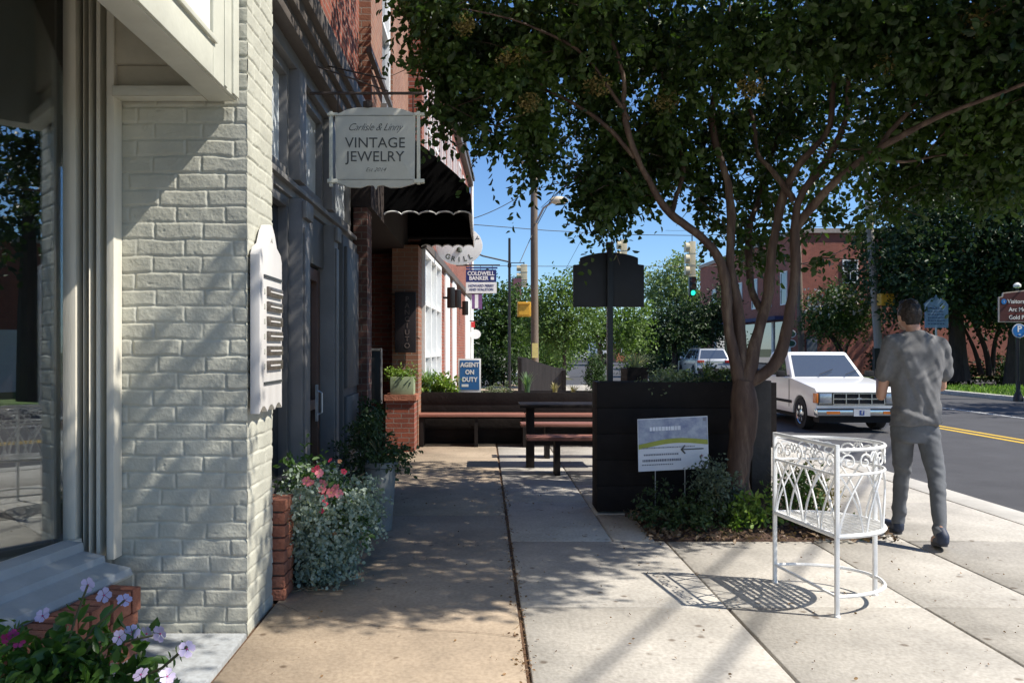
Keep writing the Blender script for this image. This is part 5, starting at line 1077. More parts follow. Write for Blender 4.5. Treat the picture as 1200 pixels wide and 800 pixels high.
# t-shirt
def ell(cx, cy, z, rx, ry, n=28, tilt=0, p=.8):
    out = []
    for k in range(n):
        a = 2*PI*k/n; c, s = math.cos(a), math.sin(a); x = rx*abs(c)**p*(1 if c > 0 else -1); y = ry*abs(s)**p*(1 if s > 0 else -1); out.append(Vector((cx+x, cy+y, z+x*tilt)))
    return out
rings = [ell(3.265, 6.205, .875, .195, .135, tilt=.10), ell(3.265, 6.205, .92, .20, .14), ell(3.268, 6.2, 1.02, .185, .128), ell(3.27, 6.2, 1.15, .190, .125), ell(3.272, 6.2, 1.30, .210, .13), ell(3.272, 6.2, 1.42, .225, .125), ell(3.27, 6.2, 1.49, .205, .10), ell(3.268, 6.2, 1.535, .14, .085), ell(3.262, 6.205, 1.575, .075, .07)]
def sfold(co):
    x, y, z = co[:, 0]-3.27, co[:, 1]-6.2, co[:, 2]
    f = (vnoise(x*14+z*5, z*4.5+3+y*6, 8)-.5)*.026+(vnoise(x*30+z*12, z*9+y*8, 9)-.5)*.011
    low = np.clip((1.12-z)/.25, 0, 1); f += low*(vnoise(x*5+2, z*26+x*9, 10)-.5)*.032
    dg_ = np.sin((z*1.0-x*1.6)*38+3*vnoise(x*6, z*6, 12)*3); f += dg_*.0035
    return f
# one lofted surface plus two sleeves
class _L: pass
def skin_loft(name, rings, items, m, parent, voxel, fold):
    mb = MB(); mb.loft(rings); me = bpy.data.meshes.new('tmp'); me.from_pydata([tuple(v) for v in mb.v], [], mb.f)
    bm = bmesh.new(); bm.from_mesh(me)
    bmesh.ops.recalc_face_normals(bm, faces=bm.faces)
    for a, c, ra, rb in items:
        a, c = Vector(a), Vector(c)
        for i in range(7): bmesh.ops.create_icosphere(bm, subdivisions=2, radius=ra+(rb-ra)*i/6, matrix=Matrix.Translation(a.lerp(c, i/6)))
        d = c-a; mt = d.to_track_quat('Z', 'Y').to_matrix().to_4x4(); mt.translation = (a+c)/2
        bmesh.ops.create_cone(bm, cap_ends=True, segments=20, radius1=ra, radius2=rb, depth=d.length, matrix=mt)
    bm.to_mesh(me); bm.free(); o = bpy.data.objects.new('tmp', me); COL.objects.link(o)
    md = o.modifiers.new('r', 'REMESH'); md.mode = 'VOXEL'; md.voxel_size = voxel; s = o.modifiers.new('s', 'SMOOTH'); s.factor = .6; s.iterations = 6
    me2 = bpy.data.meshes.new_from_object(o.evaluated_get(bpy.context.evaluated_depsgraph_get())); bpy.data.objects.remove(o)
    nv = len(me2.vertices); co = np.empty(nv*3); me2.vertices.foreach_get('co', co); co = co.reshape(-1, 3); no = np.empty(nv*3); me2.vertices.foreach_get('normal', no); no = no.reshape(-1, 3)
    co = co+no*fold(co)[:, None]; me2.vertices.foreach_set('co', co.ravel()); me2.transform(wm(parent).inverted()); me2.materials.clear(); me2.materials.append(m)
    me2.polygons.foreach_set('use_smooth', [True]*len(me2.polygons)); me2.update(); return link(name, me2, parent)
m_shirt = mat('grey_marl_cotton', (.135, .135, .14), .9, var=.12, scale=40, bump=.1, bscale=300)
skin_loft('shirt', rings, [(shl, (3.035, 6.235, 1.26), .075, .075), (shr, (3.515, 6.225, 1.27), .075, .075), ((3.12, 6.2, 1.49), (3.42, 6.2, 1.485), .07, .07)], m_shirt, man, .009, sfold)
b = MB(); b.tube([Vector((3.262+.066*math.cos(a), 6.21+.062*math.sin(a), 1.572+.012*math.sin(a))) for a in np.linspace(0, 2*PI, 24, endpoint=False)], .008, 6, closed=True); b.build('collar', m_shirt, man, smooth=True)
m_jean = mat('grey_denim', (.115, .122, .135), .9, var=.2, scale=10, bump=.15, bscale=250)
def jfold(co):
    z = co[:, 2]; x = co[:, 0]; y = co[:, 1]; k = np.exp(-((z-.5)/.12)**2)+1.4*np.exp(-((z-.16)/.10)**2)+.6*np.exp(-((z-.8)/.1)**2)+.25
    return k*((vnoise(x*7+y*6, z*30+x*14, 21)-.5)*.012+(vnoise(x*18+y*10, z*20, 22)-.5)*.006)
jl, jr = Vector(al)+Vector((0, -.01, -.0)), Vector(ar)+Vector((0, .0, -.02))
rj = [ell(3.27, 6.205, .74, .165, .115), ell(3.27, 6.205, .84, .172, .125), ell(3.27, 6.205, .95, .165, .118), ell(3.27, 6.205, .99, .16, .11)]
skin_loft('jeans', rj, [((3.18, 6.22, .84), kl, .095, .066), ((3.36, 6.19, .84), kr, .095, .066), (kl, jl, .064, .050), (kr, jr, .064, .050)], m_jean, man, .009, jfold)
m_shoe = mat('dark_blue_shoe', (.02, .03, .06), .6, var=.3, scale=20); m_sole = mat('dark_sole', (.05, .05, .055), .7)
def shoe(heel, toe, ank):
    heel, toe = Vector(heel), Vector(toe); d = toe-heel
    o = skin('shoe', [(heel+Vector((0, 0, .035)), toe+Vector((0, 0, .02)), .042, .035), (heel+Vector((0, 0, .03)), heel.lerp(toe, .55)+Vector((0, 0, .02)), .044, .046), (heel+Vector((0, 0, .05)), Vector(ank)+Vector((0, 0, .01)), .045, .046)], m_shoe, man, voxel=.007, smooth=1)
    b = MB(); sd = Vector((d.y, -d.x, 0)).normalized(); L_ = d.length; r0 = []; r1 = []
    for k in range(20):
        a = 2*PI*k/20; u = .5+.62*math.cos(a); w_ = .045*(1+.12*math.sin(u*3))*abs(math.sin(a))**.7*(1 if math.sin(a) > 0 else -1)
        p = heel+d*u+sd*w_; r0.append(p+Vector((0, 0, -.016))); r1.append(p+Vector((0, 0, .008)))
    b.loft([r0, r1]); b.build('sole', m_sole, o)
shoe((3.245, 6.40, .022), (3.255, 6.62, .022), (3.245, 6.42, .09)); shoe((3.275, 5.83, .055), (3.335, 6.03, .022), (3.27, 5.86, .13))
man.scale = (.93, 1, 1)
t = thing('phone', 'black phone held in front of the walking person in the grey t-shirt', 'phone', (3.26, 6.62, 1.2))
b = MB(); b.box(3.225, 3.30, 6.615, 6.624, 1.14, 1.29); b.build('case', m_black, t, bevel=.003)
b = MB(); b.box(3.229, 3.296, 6.6125, 6.6149, 1.147, 1.283); b.build('screen', m_panedark, t)

# ------------------------------------------------------------------ vehicles
m_carwhite = mat('white_car_paint', (.72, .72, .71), .3, var=.03, spec=.5, coat=.5); m_carsilver = mat('silver_car_paint', (.40, .42, .45), .35, metal=.3, var=.04, coat=.5)
m_rubber = mat('tyre_rubber', (.02, .02, .021), .85); m_chrome = mat('chrome', (.6, .62, .65), .15, metal=1., var=.03); m_cglass = glassmat('car_glass', .15, dark=(.06, .068, .075)); m_amber = mat('amber_lens', (.55, .16, .02), .25); m_lens = mat('headlight_lens', (.35, .38, .42), .12, metal=.5, var=.2, scale=30)
m_red = mat('red_lens', (.40, .01, .01), .2); m_under = mat('dark_underbody', (.015, .015, .016), .9); m_seam = mat('panel_gap', (.04, .04, .04), .8)
CARM = Matrix(((1, 0, 0, 0), (0, 0, -1, 0), (0, 1, 0, 0), (0, 0, 0, 1)))
def sideprism(b, poly, w_): b.prism(poly, Matrix.Translation((0, w_/2, 0)) @ CARM, w_)
def archpts(cx, r, z0, n=12): return [(cx+r*math.cos(a), z0+r*math.sin(a)) for a in np.linspace(0, PI, n)]
def car(label, cat, name, loc, rz, paint, top, wf, wr, wR, width, gh, pick, gz0=.30):
    t = thing(name, label, cat, loc, rz)
    r = wR+.06; bot = []
    for cx in (wf, wr): bot += archpts(cx, r, wR-.02)         # front to rear along the bottom
    poly = top[:1]+[(top[0][0], gz0)]+bot+[(top[-1][0], gz0)]+top[:0:-1]
    poly = poly[::-1]
    b = MB(); sideprism(b, poly, width); body = b.build('body', paint, t, bevel=.035, local=True, seg=3)
    b = MB(); b.box(top[-1][0]+.15, top[0][0]-.15, -width/2+.14, width/2-.14, .2, top[0][1]-.15); b.build('underbody', m_under, t, local=True)
    (bf, zb, br, yb), (rf, zr, rr, yr) = gh               # base front x, z, rear x, half width ; roof ...
    b = MB(); R0 = [(bf, -yb), (bf, yb), (br, yb), (br, -yb)]; R1 = [(rf, -yr), (rf, yr), (rr, yr), (rr, -yr)]
    b.loft([[Vector((x, y, zb-.05)) for x, y in R0], [Vector((x, y, zr-.02)) for x, y in R1], [Vector((x*.97+.0, y*.93, zr+.015)) for x, y in R1]]); cab = b.build('cab', paint, t, bevel=.04, local=True, seg=3)
    def face(i): j = (i+1) % 4; return [Vector((*R0[i], zb-.05)), Vector((*R0[j], zb-.05)), Vector((*R1[j], zr-.02)), Vector((*R1[i], zr-.02))]
    def glass(q, u0, u1, v0, v1, nm, m=m_cglass, th=.008):
        n_ = (q[1]-q[0]).cross(q[3]-q[0]).normalized(); c = (q[0]+q[2])/2
        if n_.dot(c-Vector((0, 0, c.z*0+.9))) < 0: n_ = -n_
        def pt(u, v, o): return (q[0]*(1-u)+q[1]*u)*(1-v)+(q[3]*(1-u)+q[2]*u)*v+n_*o
        b = MB(); b.loft([[pt(u0, v0, -.01), pt(u1, v0, -.01), pt(u1-.01, v1, -.01), pt(u0+.01, v1, -.01)], [pt(u0, v0, th), pt(u1, v0, th), pt(u1-.01, v1, th), pt(u0+.01, v1, th)]]); return b.build(nm, m, cab, local=True)
    glass(face(0), .05, .95, .12, .93, 'windshield'); glass(face(2), .06, .94, .2, .92, 'rear_window')
    for i in (1, 3):
        if pick: glass(face(i), *( (.14, .80) if i == 1 else (.20, .86)), .14, .90, 'side_window')
        else:
            for a0, a1 in ((.14, .46), (.49, .74), (.77, .92)):
                u0, u1 = (a0, a1) if i == 1 else (1-a1, 1-a0); glass(face(i), u0, u1, .16, .90, 'side_window')
    for x in (wf, wr):
        for s in (-1, 1):
            y = s*(width/2-.11); Mw = Matrix.Translation((x, y, wR)) @ Matrix.Rotation(R(90), 4, 'X')
            b = MB(); b.lathe([(wR*.6, -.09), (wR*.97, -.10), (wR, -.07), (wR, .07), (wR*.97, .10), (wR*.6, .09)], (0, 0, 0), 28, Mw); w_ = b.build('wheel', m_rubber, t, local=True, smooth=True)
            b = MB(); b.lathe([(.03, -.10), (wR*.3, -.085), (wR*.55, -.06), (wR*.66, -.105), (wR*.66, .105), (wR*.55, .06), (wR*.3, .085), (.03, .10)], (0, 0, 0), 20, Mw)
            for k in range(6): a = 2*PI*k/6; b.lathe([(.045, -.103), (.04, .103)], (wR*.42*math.cos(a), wR*.42*math.sin(a), 0), 8, Mw)
            b.build('rim', m_chrome, w_, local=True)
    return t, body, cab
# pickup (heading towards the camera in the near lane)
top = [(2.32, .52), (2.34, .80), (2.26, .865), (1.6, .95), (.98, 1.03), (.2, 1.04), (-.86, 1.04), (-.88, 1.02), (-2.38, 1.02), (-2.42, .9), (-2.42, .45)]
tr, bd, cb_ = car('small white pickup truck with chrome grille facing us in the near lane', 'pickup truck', 'pickup_truck', (7.34, 18.35, -.2), R(-90), m_carwhite, top, 1.52, -1.40, .325, 1.66, ((.98, 1.03, -.84, .785), (.34, 1.555, -.66, .655)), True)
def L_(b, nm, m, p, **k): return b.build(nm, m, p, local=True, **k)
b = MB(); b.box(-2.3, -.95, -.66, .66, .98, 1.028); L_(b, 'cargo_bed', m_under, tr)
b = MB(); b.box(2.335, 2.35, -.80, .80, .54, .79); g = L_(b, 'grille', m_under, tr)
b = MB()
for z in (.555, .66, .77): b.box(2.35, 2.366, -.50, .50, z-.010, z+.010)
for y in (-.50, -.25, 0, .25, .50): b.box(2.35, 2.364, y-.010, y+.010, .567, .758)
L_(b, 'grille_bars', m_chrome, g)
b = MB(); b.box(2.366, 2.376, -.055, .055, .65, .675); b.box(2.366, 2.374, -.03, .03, .676, .685); L_(b, 'badge', m_steel, g)
for s in (-1, 1):
    b = MB(); b.box(2.34, 2.36, min(s*.53, s*.77), max(s*.53, s*.77), .58, .765); h_ = L_(b, 'headlight', m_lens, tr, bevel=.008)
    b = MB(); a, c = sorted((s*.515, s*.785)); b.box(2.338, 2.352, a, c, .565, .579); b.box(2.338, 2.352, a, c, .766, .78); L_(b, 'trim', m_chrome, h_)
    b = MB(); a, c = sorted((s*.79, s*.838)); b.box(2.20, 2.352, a, c, .58, .77); L_(b, 'turn_signal', m_amber, tr, bevel=.006)
    b = MB(); a, c = sorted((s*.42, s*.68)); b.box(2.47, 2.478, a, c, .375, .43); L_(b, 'park_light', m_amber, tr)
    b = MB(); a, c = sorted((s*.83, s*.839)); b.box(-2.3, 1.08, a, c, .50, .56); L_(b, 'side_moulding', m_under, tr)
    b = MB(); b.box(-.80, -.792, a-.0, c+.0, .42, 1.0); b.box(.93, .938, a, c, .42, 1.0); L_(b, 'door_seam', m_seam, tr)
    b = MB(); b.box(-.70, -.52, s*.842-.008, s*.842+.008, .89, .93); L_(b, 'door_handle', m_under, tr)
    b = MB(); a, c = sorted((s*.86, s*1.04)); b.box(.72, .80, a, c, 1.04, 1.17); b.box(.74, .77, min(s*.76, s*.87), max(s*.76, s*.87), 1.05, 1.08); L_(b, 'mirror', m_under, tr, bevel=.012)
b = MB(); b.box(2.30, 2.47, -.86, .86, .34, .47); bp_ = L_(b, 'bumper', m_chrome, tr, bevel=.02)
b = MB(); b.box(2.465, 2.48, -.87, .87, .452, .485); L_(b, 'bumper_strip', m_under, bp_)
b = MB(); b.box(2.10, 2.36, -.78, .78, .20, .335); L_(b, 'air_dam', m_under, tr)
b = MB(); b.box(2.48, 2.488, -.16, .16, .335, .475); pl = L_(b, 'licence_plate', mat('plate_white', (.5, .52, .55), .4), tr)
b = MB(); b.box(2.4885, 2.491, -.045, .045, .36, .45); L_(b, 'plate_emblem', mat('plate_blue', (.03, .06, .25), .4), pl)
b = MB(); b.box(2.4912, 2.493, -.012, .008, .375, .44); b.box(2.4912, 2.493, .008, .025, .42, .44); L_(b, 'plate_mark', MATS['plate_white'], pl)
b = MB(); b.box(1.35, 2.2, -.02, .02, .905, .91); b = MB()
for y in (-.2, .35): b.bar((.955, y, 1.09), (.80, y+.35, 1.20), .012)
L_(b, 'wiper', m_under, cb_)
# silver crossover
top = [(2.20, .45), (2.22, .78), (2.05, .90), (1.2, 1.0), (.6, 1.02), (-1.9, 1.05), (-2.16, 1.02), (-2.2, .85), (-2.22, .45)]
sv, bd, cb2 = car('silver crossover car seen from behind in the far lane', 'car', 'car', (12.15, 45.2, -.2), R(90), m_carsilver, top, 1.40, -1.35, .36, 1.82, ((1.25, 1.03, -2.12, .86), (.45, 1.62, -1.75, .66)), False)
for s in (-1, 1):
    b = MB(); a, c = sorted((s*.55, s*.90)); b.box(-2.235, -2.12, a, c, .88, 1.02); L_(b, 'tail_light', m_red, sv, bevel=.01)
    b = MB(); b.bar((.4, s*.60, 1.68), (-1.6, s*.60, 1.68), .03); 
    for x in (.35, -.6, -1.55): b.bar((x, s*.60, 1.61), (x, s*.60, 1.67), .03)
    L_(b, 'roof_rail', m_steel, sv)
    b = MB(); a, c = sorted((s*.93, s*1.08)); b.box(.78, .88, a, c, 1.05, 1.2); b.box(.81, .85, min(s*.85, s*.94), max(s*.85, s*.94), 1.06, 1.1); L_(b, 'mirror', m_carsilver, sv, bevel=.01)
b = MB(); b.box(-2.27, -2.15, -.86, .86, .30, .60); L_(b, 'bumper', m_under, sv, bevel=.03)
b = MB(); b.box(-2.232, -2.225, -.17, .17, .74, .88); L_(b, 'licence_plate', MATS['plate_white'], sv)
b = MB(); b.box(-2.235, -2.2255, -.52, .52, .90, .95); L_(b, 'tailgate_trim', m_chrome, sv)
# white box truck far beyond
t = thing('box_truck', 'white box truck parked far down the street beyond the trees', 'truck', (11.5, 78, -.2))
b = MB(); b.box(gx(700, 76), gx(713, 76), 76, 82, .9, 2.6); b.build('cargo_box', m_white, t, bevel=.03)
b = MB(); b.box(gx(700, 76)+.05, gx(713, 76)-.05, 82.1, 83.6, .5, 1.9); b.build('cab', m_carwhite, t, bevel=.1)
for x in (gx(700, 76)+.15, gx(713, 76)-.15):
    for y in (77.2, 82.8): b = MB(); b.lathe([(.4, -.12), (.4, .12)], (0, 0, 0), 16, Matrix.Translation((x, y, .2)) @ Matrix.Rotation(R(90), 4, 'Y')); b.build('wheel', m_rubber, t)
b = MB(); b.box(gx(700, 76), gx(713, 76), 75.97, 75.999, .75, .89); b.build('bumper', m_under, t)

# ------------------------------------------------------------------ buildings across and beyond
Yf = 44.5; xa = gx(935, Yf)
t = thing('brick_building', 'two-storey red brick building across the street behind the white pickup', 'building', (xa+6, Yf+6, -.2))
b = MB(); b.box(xa, xa+26, Yf, Yf+20, -.3, 7.7); b.mat(1).box(xa-.12, xa+26, Yf-.12, Yf+20, 7.7, 7.95); b.build('wall', [m_brick_far, mat('stone_cap', (.35, .30, .26), .8)], t)
def farwin(x, y, z, w_, h_, axis, parent, m=m_panedark):
    b = MB()
    if axis == 'y':
        for q in ((x, x+w_, y-.06, y-.003, z, z+.08), (x, x+w_, y-.06, y-.003, z+h_-.08, z+h_), (x, x+.08, y-.06, y-.003, z+.08, z+h_-.08), (x+w_-.08, x+w_, y-.06, y-.003, z+.08, z+h_-.08), (x+.08, x+w_-.08, y-.05, y-.003, z+h_/2-.03, z+h_/2+.03), (x+w_/2-.02, x+w_/2+.02, y-.045, y-.003, z+.08, z+h_/2-.031)): b.box(*q)
        f = b.build('window_frame', m_white, parent); b = MB(); b.box(x+.08, x+w_-.08, y-.03, y-.002, z+.08, z+h_-.08); b.build('pane', m, f)
    else:
        for q in ((x-.06, x-.003, y, y+w_, z, z+.08), (x-.06, x-.003, y, y+w_, z+h_-.08, z+h_), (x-.06, x-.003, y, y+.08, z+.08, z+h_-.08), (x-.06, x-.003, y+w_-.08, y+w_, z+.08, z+h_-.08), (x-.05, x-.003, y+.08, y+w_-.08, z+h_/2-.03, z+h_/2+.03)): b.box(*q)
        f = b.build('window_frame', m_white, parent); b = MB(); b.box(x-.03, x-.002, y+.08, y+w_-.08, z+.08, z+h_-.08); b.build('pane', m, f)
for px, py, w_, h_ in ((987, 332, .85, 1.3), (1045, 332, .9, 1.4), (1110, 332, .9, 1.4), (1170, 332, .9, 1.4)): farwin(gx(px, Yf), Yf, gz(py, Yf), w_, h_, 'y', t)
for yy in (46, 48.5, 51, 54, 57, 60): farwin(xa, yy, 3.9, 1.0, 1.9, 'x', t)
b = MB(); b.box(gx(945, Yf), gx(957, Yf), Yf-.08, Yf-.003, -.1, 2.1); b.build('door', mat('blue_grey_door', (.12, .14, .16), .5), t)
b = MB(); b.box(xa-.05, xa-.003, 45.5, 60, .1, 3.0); b.build('shop_window', m_cglass, t)
for yy in (45.4, 48, 51, 54, 57, 60): b = MB(); b.box(xa-.12, xa-.051, yy, yy+.25, -.1, 3.0); b.build('shop_mullion', m_white, t)
b = MB(); b.box(xa-.9, xa-.13, 45.5, 60, 3.05, 3.25); b.build('canopy', mat('navy_canopy', (.05, .05, .12), .8), t)
b = MB(); b.box(gx(918, 44)-.0, gx(918, 44)+.6, 44.3, 44.38, 2.3, 3.2); b = MB()
# green and white small shop signs
t = thing('wall_sign', 'green and white two-piece shaped sign hanging at the brick building corner', 'hanging sign', (gx(926, 43.5), 43.5, .9))
for (a, c, d, e) in ((920, 933, 396, 386), (920, 933, 407, 397.5)):
    b = MB(); pts = [(a, c_) for c_ in ()]; w2 = (c-a)/2; cx0 = (a+c)/2; poly = [(gx(cx0+w2*math.cos(q)*1.0, 43.5), gz((d+e)/2-(d-e)/2*math.sin(q), 43.5)) for q in np.linspace(0, 2*PI, 16, endpoint=False)]
    b.prism(poly, Matrix.Translation((0, 43.53, 0)) @ Matrix.Rotation(R(90), 4, 'X'), .06); q_ = b.build('board', m_white, t)
    b = MB(); poly = [(gx(cx0, 43.5)+(x-gx(cx0, 43.5))*.78, gz((d+e)/2, 43.5)+(z-gz((d+e)/2, 43.5))*.72) for x, z in poly]; b.prism(poly, Matrix.Translation((0, 43.469, 0)) @ Matrix.Rotation(R(90), 4, 'X'), .012); b.build('green_panel', mat('dark_green_panel', (.02, .08, .05), .5), q_)
b = MB(); b.bar((gx(919, 43.5), 43.5, gz(409, 43.5)), (gx(919, 43.5), 43.5, gz(384, 43.5)), .05); b.bar((gx(926, 43.5), 43.5, -.2), (gx(926, 43.5), 43.5, gz(407, 43.5)), .06); b.build('post', m_white, t)

t = thing('grey_building', 'pale grey commercial building with bracketed cornice down the far side', 'building', (27, 90, -.2))
Yq = 92; x0 = gx(843, 92)
b = MB(); b.box(x0, x0+18, 74, 110, -.3, 7.9); b.build('wall', mat('pale_grey_stucco', (.42, .45, .47), .8, var=.08), t)
b = MB(); b.box(x0-.5, x0+18.3, 73.6, 110.5, 7.95, 8.5); b.box(x0-.25, x0+18, 73.8, 110.3, 7.4, 7.94)
for k in range(14): b.box(x0-.45, x0-.26, 74.5+k*2.5, 74.8+k*2.5, 7.4, 7.94)
b.build('cornice', mat('grey_green_cornice', (.30, .33, .33), .7), t)
for k in range(6): farwin(x0, 76+k*5, 3.6, 1.2, 2.0, 'x', t)
t = thing('orange_building', 'low orange brick building glimpsed behind the sign pole', 'building', (20, 100, -.2))
b = MB(); b.box(gx(722, 100), gx(775, 100), 100, 112, -.3, gz(402, 100)); b.mat(1).box(gx(721, 100), gx(776, 100), 99.8, 112, gz(402, 100), gz(399, 100)); b.build('wall', [mat('orange_brick', (.45, .17, .09), .85), m_white], t)
for x in (728, 745, 760): farwin(gx(x, 100), 100, .8, .9, 1.3, 'y', t)
t = thing('church', 'small white church steeple far away between the trees', 'church', (gx(680, 150), 152, -.2))
x = gx(679.5, 150); b = MB(); b.box(x-.9, x+.9, 150, 152, -.2, gz(405, 150)); b.box(x-.5, x+.5, 150.4, 151.6, gz(405, 150), gz(402, 150)); b.loft([[Vector((x-.45, 150.5, gz(402, 150))), Vector((x+.45, 150.5, gz(402, 150))), Vector((x+.45, 151.5, gz(402, 150))), Vector((x-.45, 151.5, gz(402, 150)))], [Vector((x-.02, 150.98, gz(396, 150))), Vector((x+.02, 150.98, gz(396, 150))), Vector((x+.02, 151.02, gz(396, 150))), Vector((x-.02, 151.02, gz(396, 150)))]]); b.build('steeple', m_white, t)
b = MB(); b.box(x-3, x+3, 152.05, 166, -.2, 3.2); b.build('nave', m_white, t)
t = thing('brick_building', 'low red brick building mirrored in the display window, right of the road', 'building', (30, 17, 0))
b = MB(); b.box(26, 36, 2, 26, -.3, 5.2); b.mat(1).box(25.85, 36.1, 1.9, 26.1, 5.2, 5.4); b.build('wall', [m_brick_far, MATS['stone_cap']], t)
for yy in (4, 7.5, 11, 14.5, 18, 21.5): farwin(26, yy, 2.9, .9, 1.1, 'x', t, m_cglass)
b = MB(); b.box(25.95, 25.997, 9.0, 10, -.1, 2.1); b.build('door', m_white, t)

# ------------------------------------------------------------------ street furniture
m_wood = mat('weathered_pole', (.17, .13, .10), .9, var=.3, scale=3, bump=.5, bscale=20, stretch=(1, 1, .1)); m_woodp = mat('pale_weathered_pole', (.32, .29, .25), .9, var=.25, scale=3, bump=.5, bscale=20, stretch=(1, 1, .1))
m_cream2 = mat('cream_signal_housing', (.58, .50, .33), .5, var=.08); m_yel2 = mat('yellow_signal_housing', (.62, .34, .03), .5, var=.08)
Yp = 29.; t = thing('utility_pole', 'tall dark wooden utility pole with street lamp arm past the parklet', 'utility pole', (gx(626, Yp), Yp, -.1))
b = MB(); b.tube([(gx(627, Yp), Yp, -.2), (gx(626, Yp), Yp, 5), (gx(625.5, Yp), Yp, 11.5)], [.14, .13, .11], 14); b.build('pole', m_wood, t, smooth=True)
b = MB(); b.bar((gx(611, Yp), Yp-.16, gz(192, Yp)), (gx(641, Yp), Yp-.16, gz(192, Yp)), .1); b.build('crossarm', m_wood, t)
b = MB(); b.box(gx(623, Yp), gx(630, Yp), Yp-.28, Yp-.17, gz(419, Yp), gz(402, Yp)); b.build('yellow_sleeve', mat('yellow_sleeve', (.6, .5, .18), .6), t)
b = MB(); b.tube([(gx(628, Yp), Yp-.16, gz(262, Yp)), (gx(636, Yp), Yp-.4, gz(246, Yp)), (gx(646, Yp), Yp-.6, gz(240, Yp))], .04); b.build('lamp_arm', m_steel, t)
b = MB(); b.loft([[Vector((gx(644, Yp)+  .7*s, Yp-.6+.13*math.cos(a)*math.sin(PI*min(.98, s+.12))**.6, gz(238.5, Yp)+.15*math.sin(a)*math.sin(PI*min(.98, s+.12))**.6)) for a in np.linspace(0, 2*PI, 12, endpoint=False)] for s in np.linspace(0, .86, 8)]); b.build('lamp_head', mat('lamp_cream', (.6, .5, .35), .5), t, smooth=True)
t = thing('ped_signal', 'yellow pedestrian signal box on the dark wooden utility pole', 'pedestrian signal', (gx(614, 28.6), 28.6, gz(371, 28.6)))
def pedbox(t, x0, x1, y0, y1, Y):
    b = MB(); b.box(gx(x0, Y), gx(x1, Y), Y-.2, Y+.2, gz(y1, Y), gz(y0, Y)); h_ = b.build('housing', m_yel2, t, bevel=.03)
    b = MB(); b.box(gx(x0, Y)+.04, gx(x1, Y)-.04, Y-.27, Y-.2, gz(y0, Y)-.08, gz(y0, Y)-.04); b.box(gx(x0, Y)+.06, gx(x1, Y)-.06, Y-.215, Y-.201, gz(y1, Y)+.06, gz(y0, Y)-.1); b.build('visor', m_yel2, h_)
    b = MB(); b.bar(((gx(x0, Y)+gx(x1, Y))/2, Y+.2, (gz(y0, Y)+gz(y1, Y))/2), ((gx(x0, Y)+gx(x1, Y))/2+.15, Y+.5, (gz(y0, Y)+gz(y1, Y))/2), .06); b.build('bracket', m_yel2, t)
pedbox(t, 606, 622, 354, 371, 28.6)
t = thing('lamp_pole', 'thin dark metal pole left of the wooden utility pole', 'pole', (gx(597, 27), 27, -.1))
b = MB(); b.tube([(gx(597, 27), 27, -.2), (gx(597, 27), 27, gz(279, 27))], [.055, .04], 12); b.build('pole', m_black, t, smooth=True)
b = MB(); b.lathe([(.12, 0), (.12, .1), (.06, .14)], (gx(597, 27), 27, -.06), 12); b.box(gx(595, 27), gx(599, 27), 26.9, 27.1, gz(313, 27), gz(309, 27)); b.build('collar', m_black, t)
def signal_head(t, px, y0, y1, Y, face=None, mm=m_cream2):
    x = gx(px, Y); w_ = .17; b = MB(); z0, z1 = gz(y1, Y), gz(y0, Y); b.box(x-w_, x+w_, Y-.14, Y+.14, z0, z1)
    n = 3; hgt = (z1-z0)/n
    for k in range(n): b.box(x-w_-.02, x+w_+.02, Y-.155, Y+.155, z0+k*hgt-.015, z0+k*hgt+.015); 
    h_ = b.build('housing', mm, t, bevel=.03)
    b = MB()
    for k in range(n):
        c = Vector((x-w_, Y, z0+(k+.5)*hgt)); b.lathe([(hgt*.40, 0), (hgt*.40, .22)], (0, 0, 0), 14, Matrix.Translation(c) @ Matrix.Rotation(R(-90), 4, 'Y'))
    b.build('visor', mm, h_, smooth=True)
    if face:
        b = MB(); f0, f1 = gz(face[1], Y), gz(face[0], Y); b.box(x-.19, x+.19, Y-.2, Y+.1, f0, f1); fh = b.build('lens_housing', m_black, t, bevel=.02); hh = (f1-f0)/3
        for k, (nm, mm2) in enumerate((('green_lens', emimat('green_signal', (.02, .75, .45), 1.2)), ('amber_lens', mat('unlit_amber', (.12, .05, .01), .4)), ('red_lens', mat('unlit_red', (.12, .02, .015), .4)))):
            c = Vector((x, Y-.2, f0+(k+.5)*hh)); Mx = Matrix.Translation(c) @ Matrix.Rotation(R(90), 4, 'X'); b = MB(); b.lathe([(hh*.40, 0), (hh*.36, .03)], (0, 0, 0), 16, Mx); b.build(nm, mm2, fh)
            b = MB()
            for a in np.linspace(R(-10), R(190), 10):
                a2 = a+R(20); r_ = hh*.44; p = lambda q, yy: Vector((x+r_*math.cos(q), Y-.2-yy, f0+(k+.5)*hh+r_*math.sin(q))); b.add([p(a, 0), p(a2, 0), p(a2, .22), p(a, .22)], [(0, 1, 2, 3)])
            b.build('hood', m_black, fh)
t = thing('traffic_signal', 'hanging traffic signal showing green, cream side head above it', 'traffic signal', (gx(811, 46), 46, 4.4)); signal_head(t, 811, 283, 324, 46, (325, 347))
b = MB(); b.bar((gx(811, 46), 46, gz(283, 46)), (gx(811, 46), 46, gz(276, 46)), .05); b.bar((gx(811, 46), 46, gz(326, 46)), (gx(811, 46), 46, gz(323, 46)), .1); b.build('hanger', m_black, t)
t = thing('traffic_signal', 'cream traffic signal hanging right above the black post sign', 'traffic signal', (gx(731, 46), 46, 4.4)); signal_head(t, 731, 281, 318, 46)
b = MB(); b.bar((gx(731, 46), 46, gz(281, 46)), (gx(731, 46), 46, gz(275, 46)), .05); b.build('hanger', m_black, t)
t = thing('traffic_signal', 'cream traffic signal on the pole side between the thin and wooden poles', 'traffic signal', (gx(614, 44), 44, 4.4)); signal_head(t, 614, 310, 336, 44)
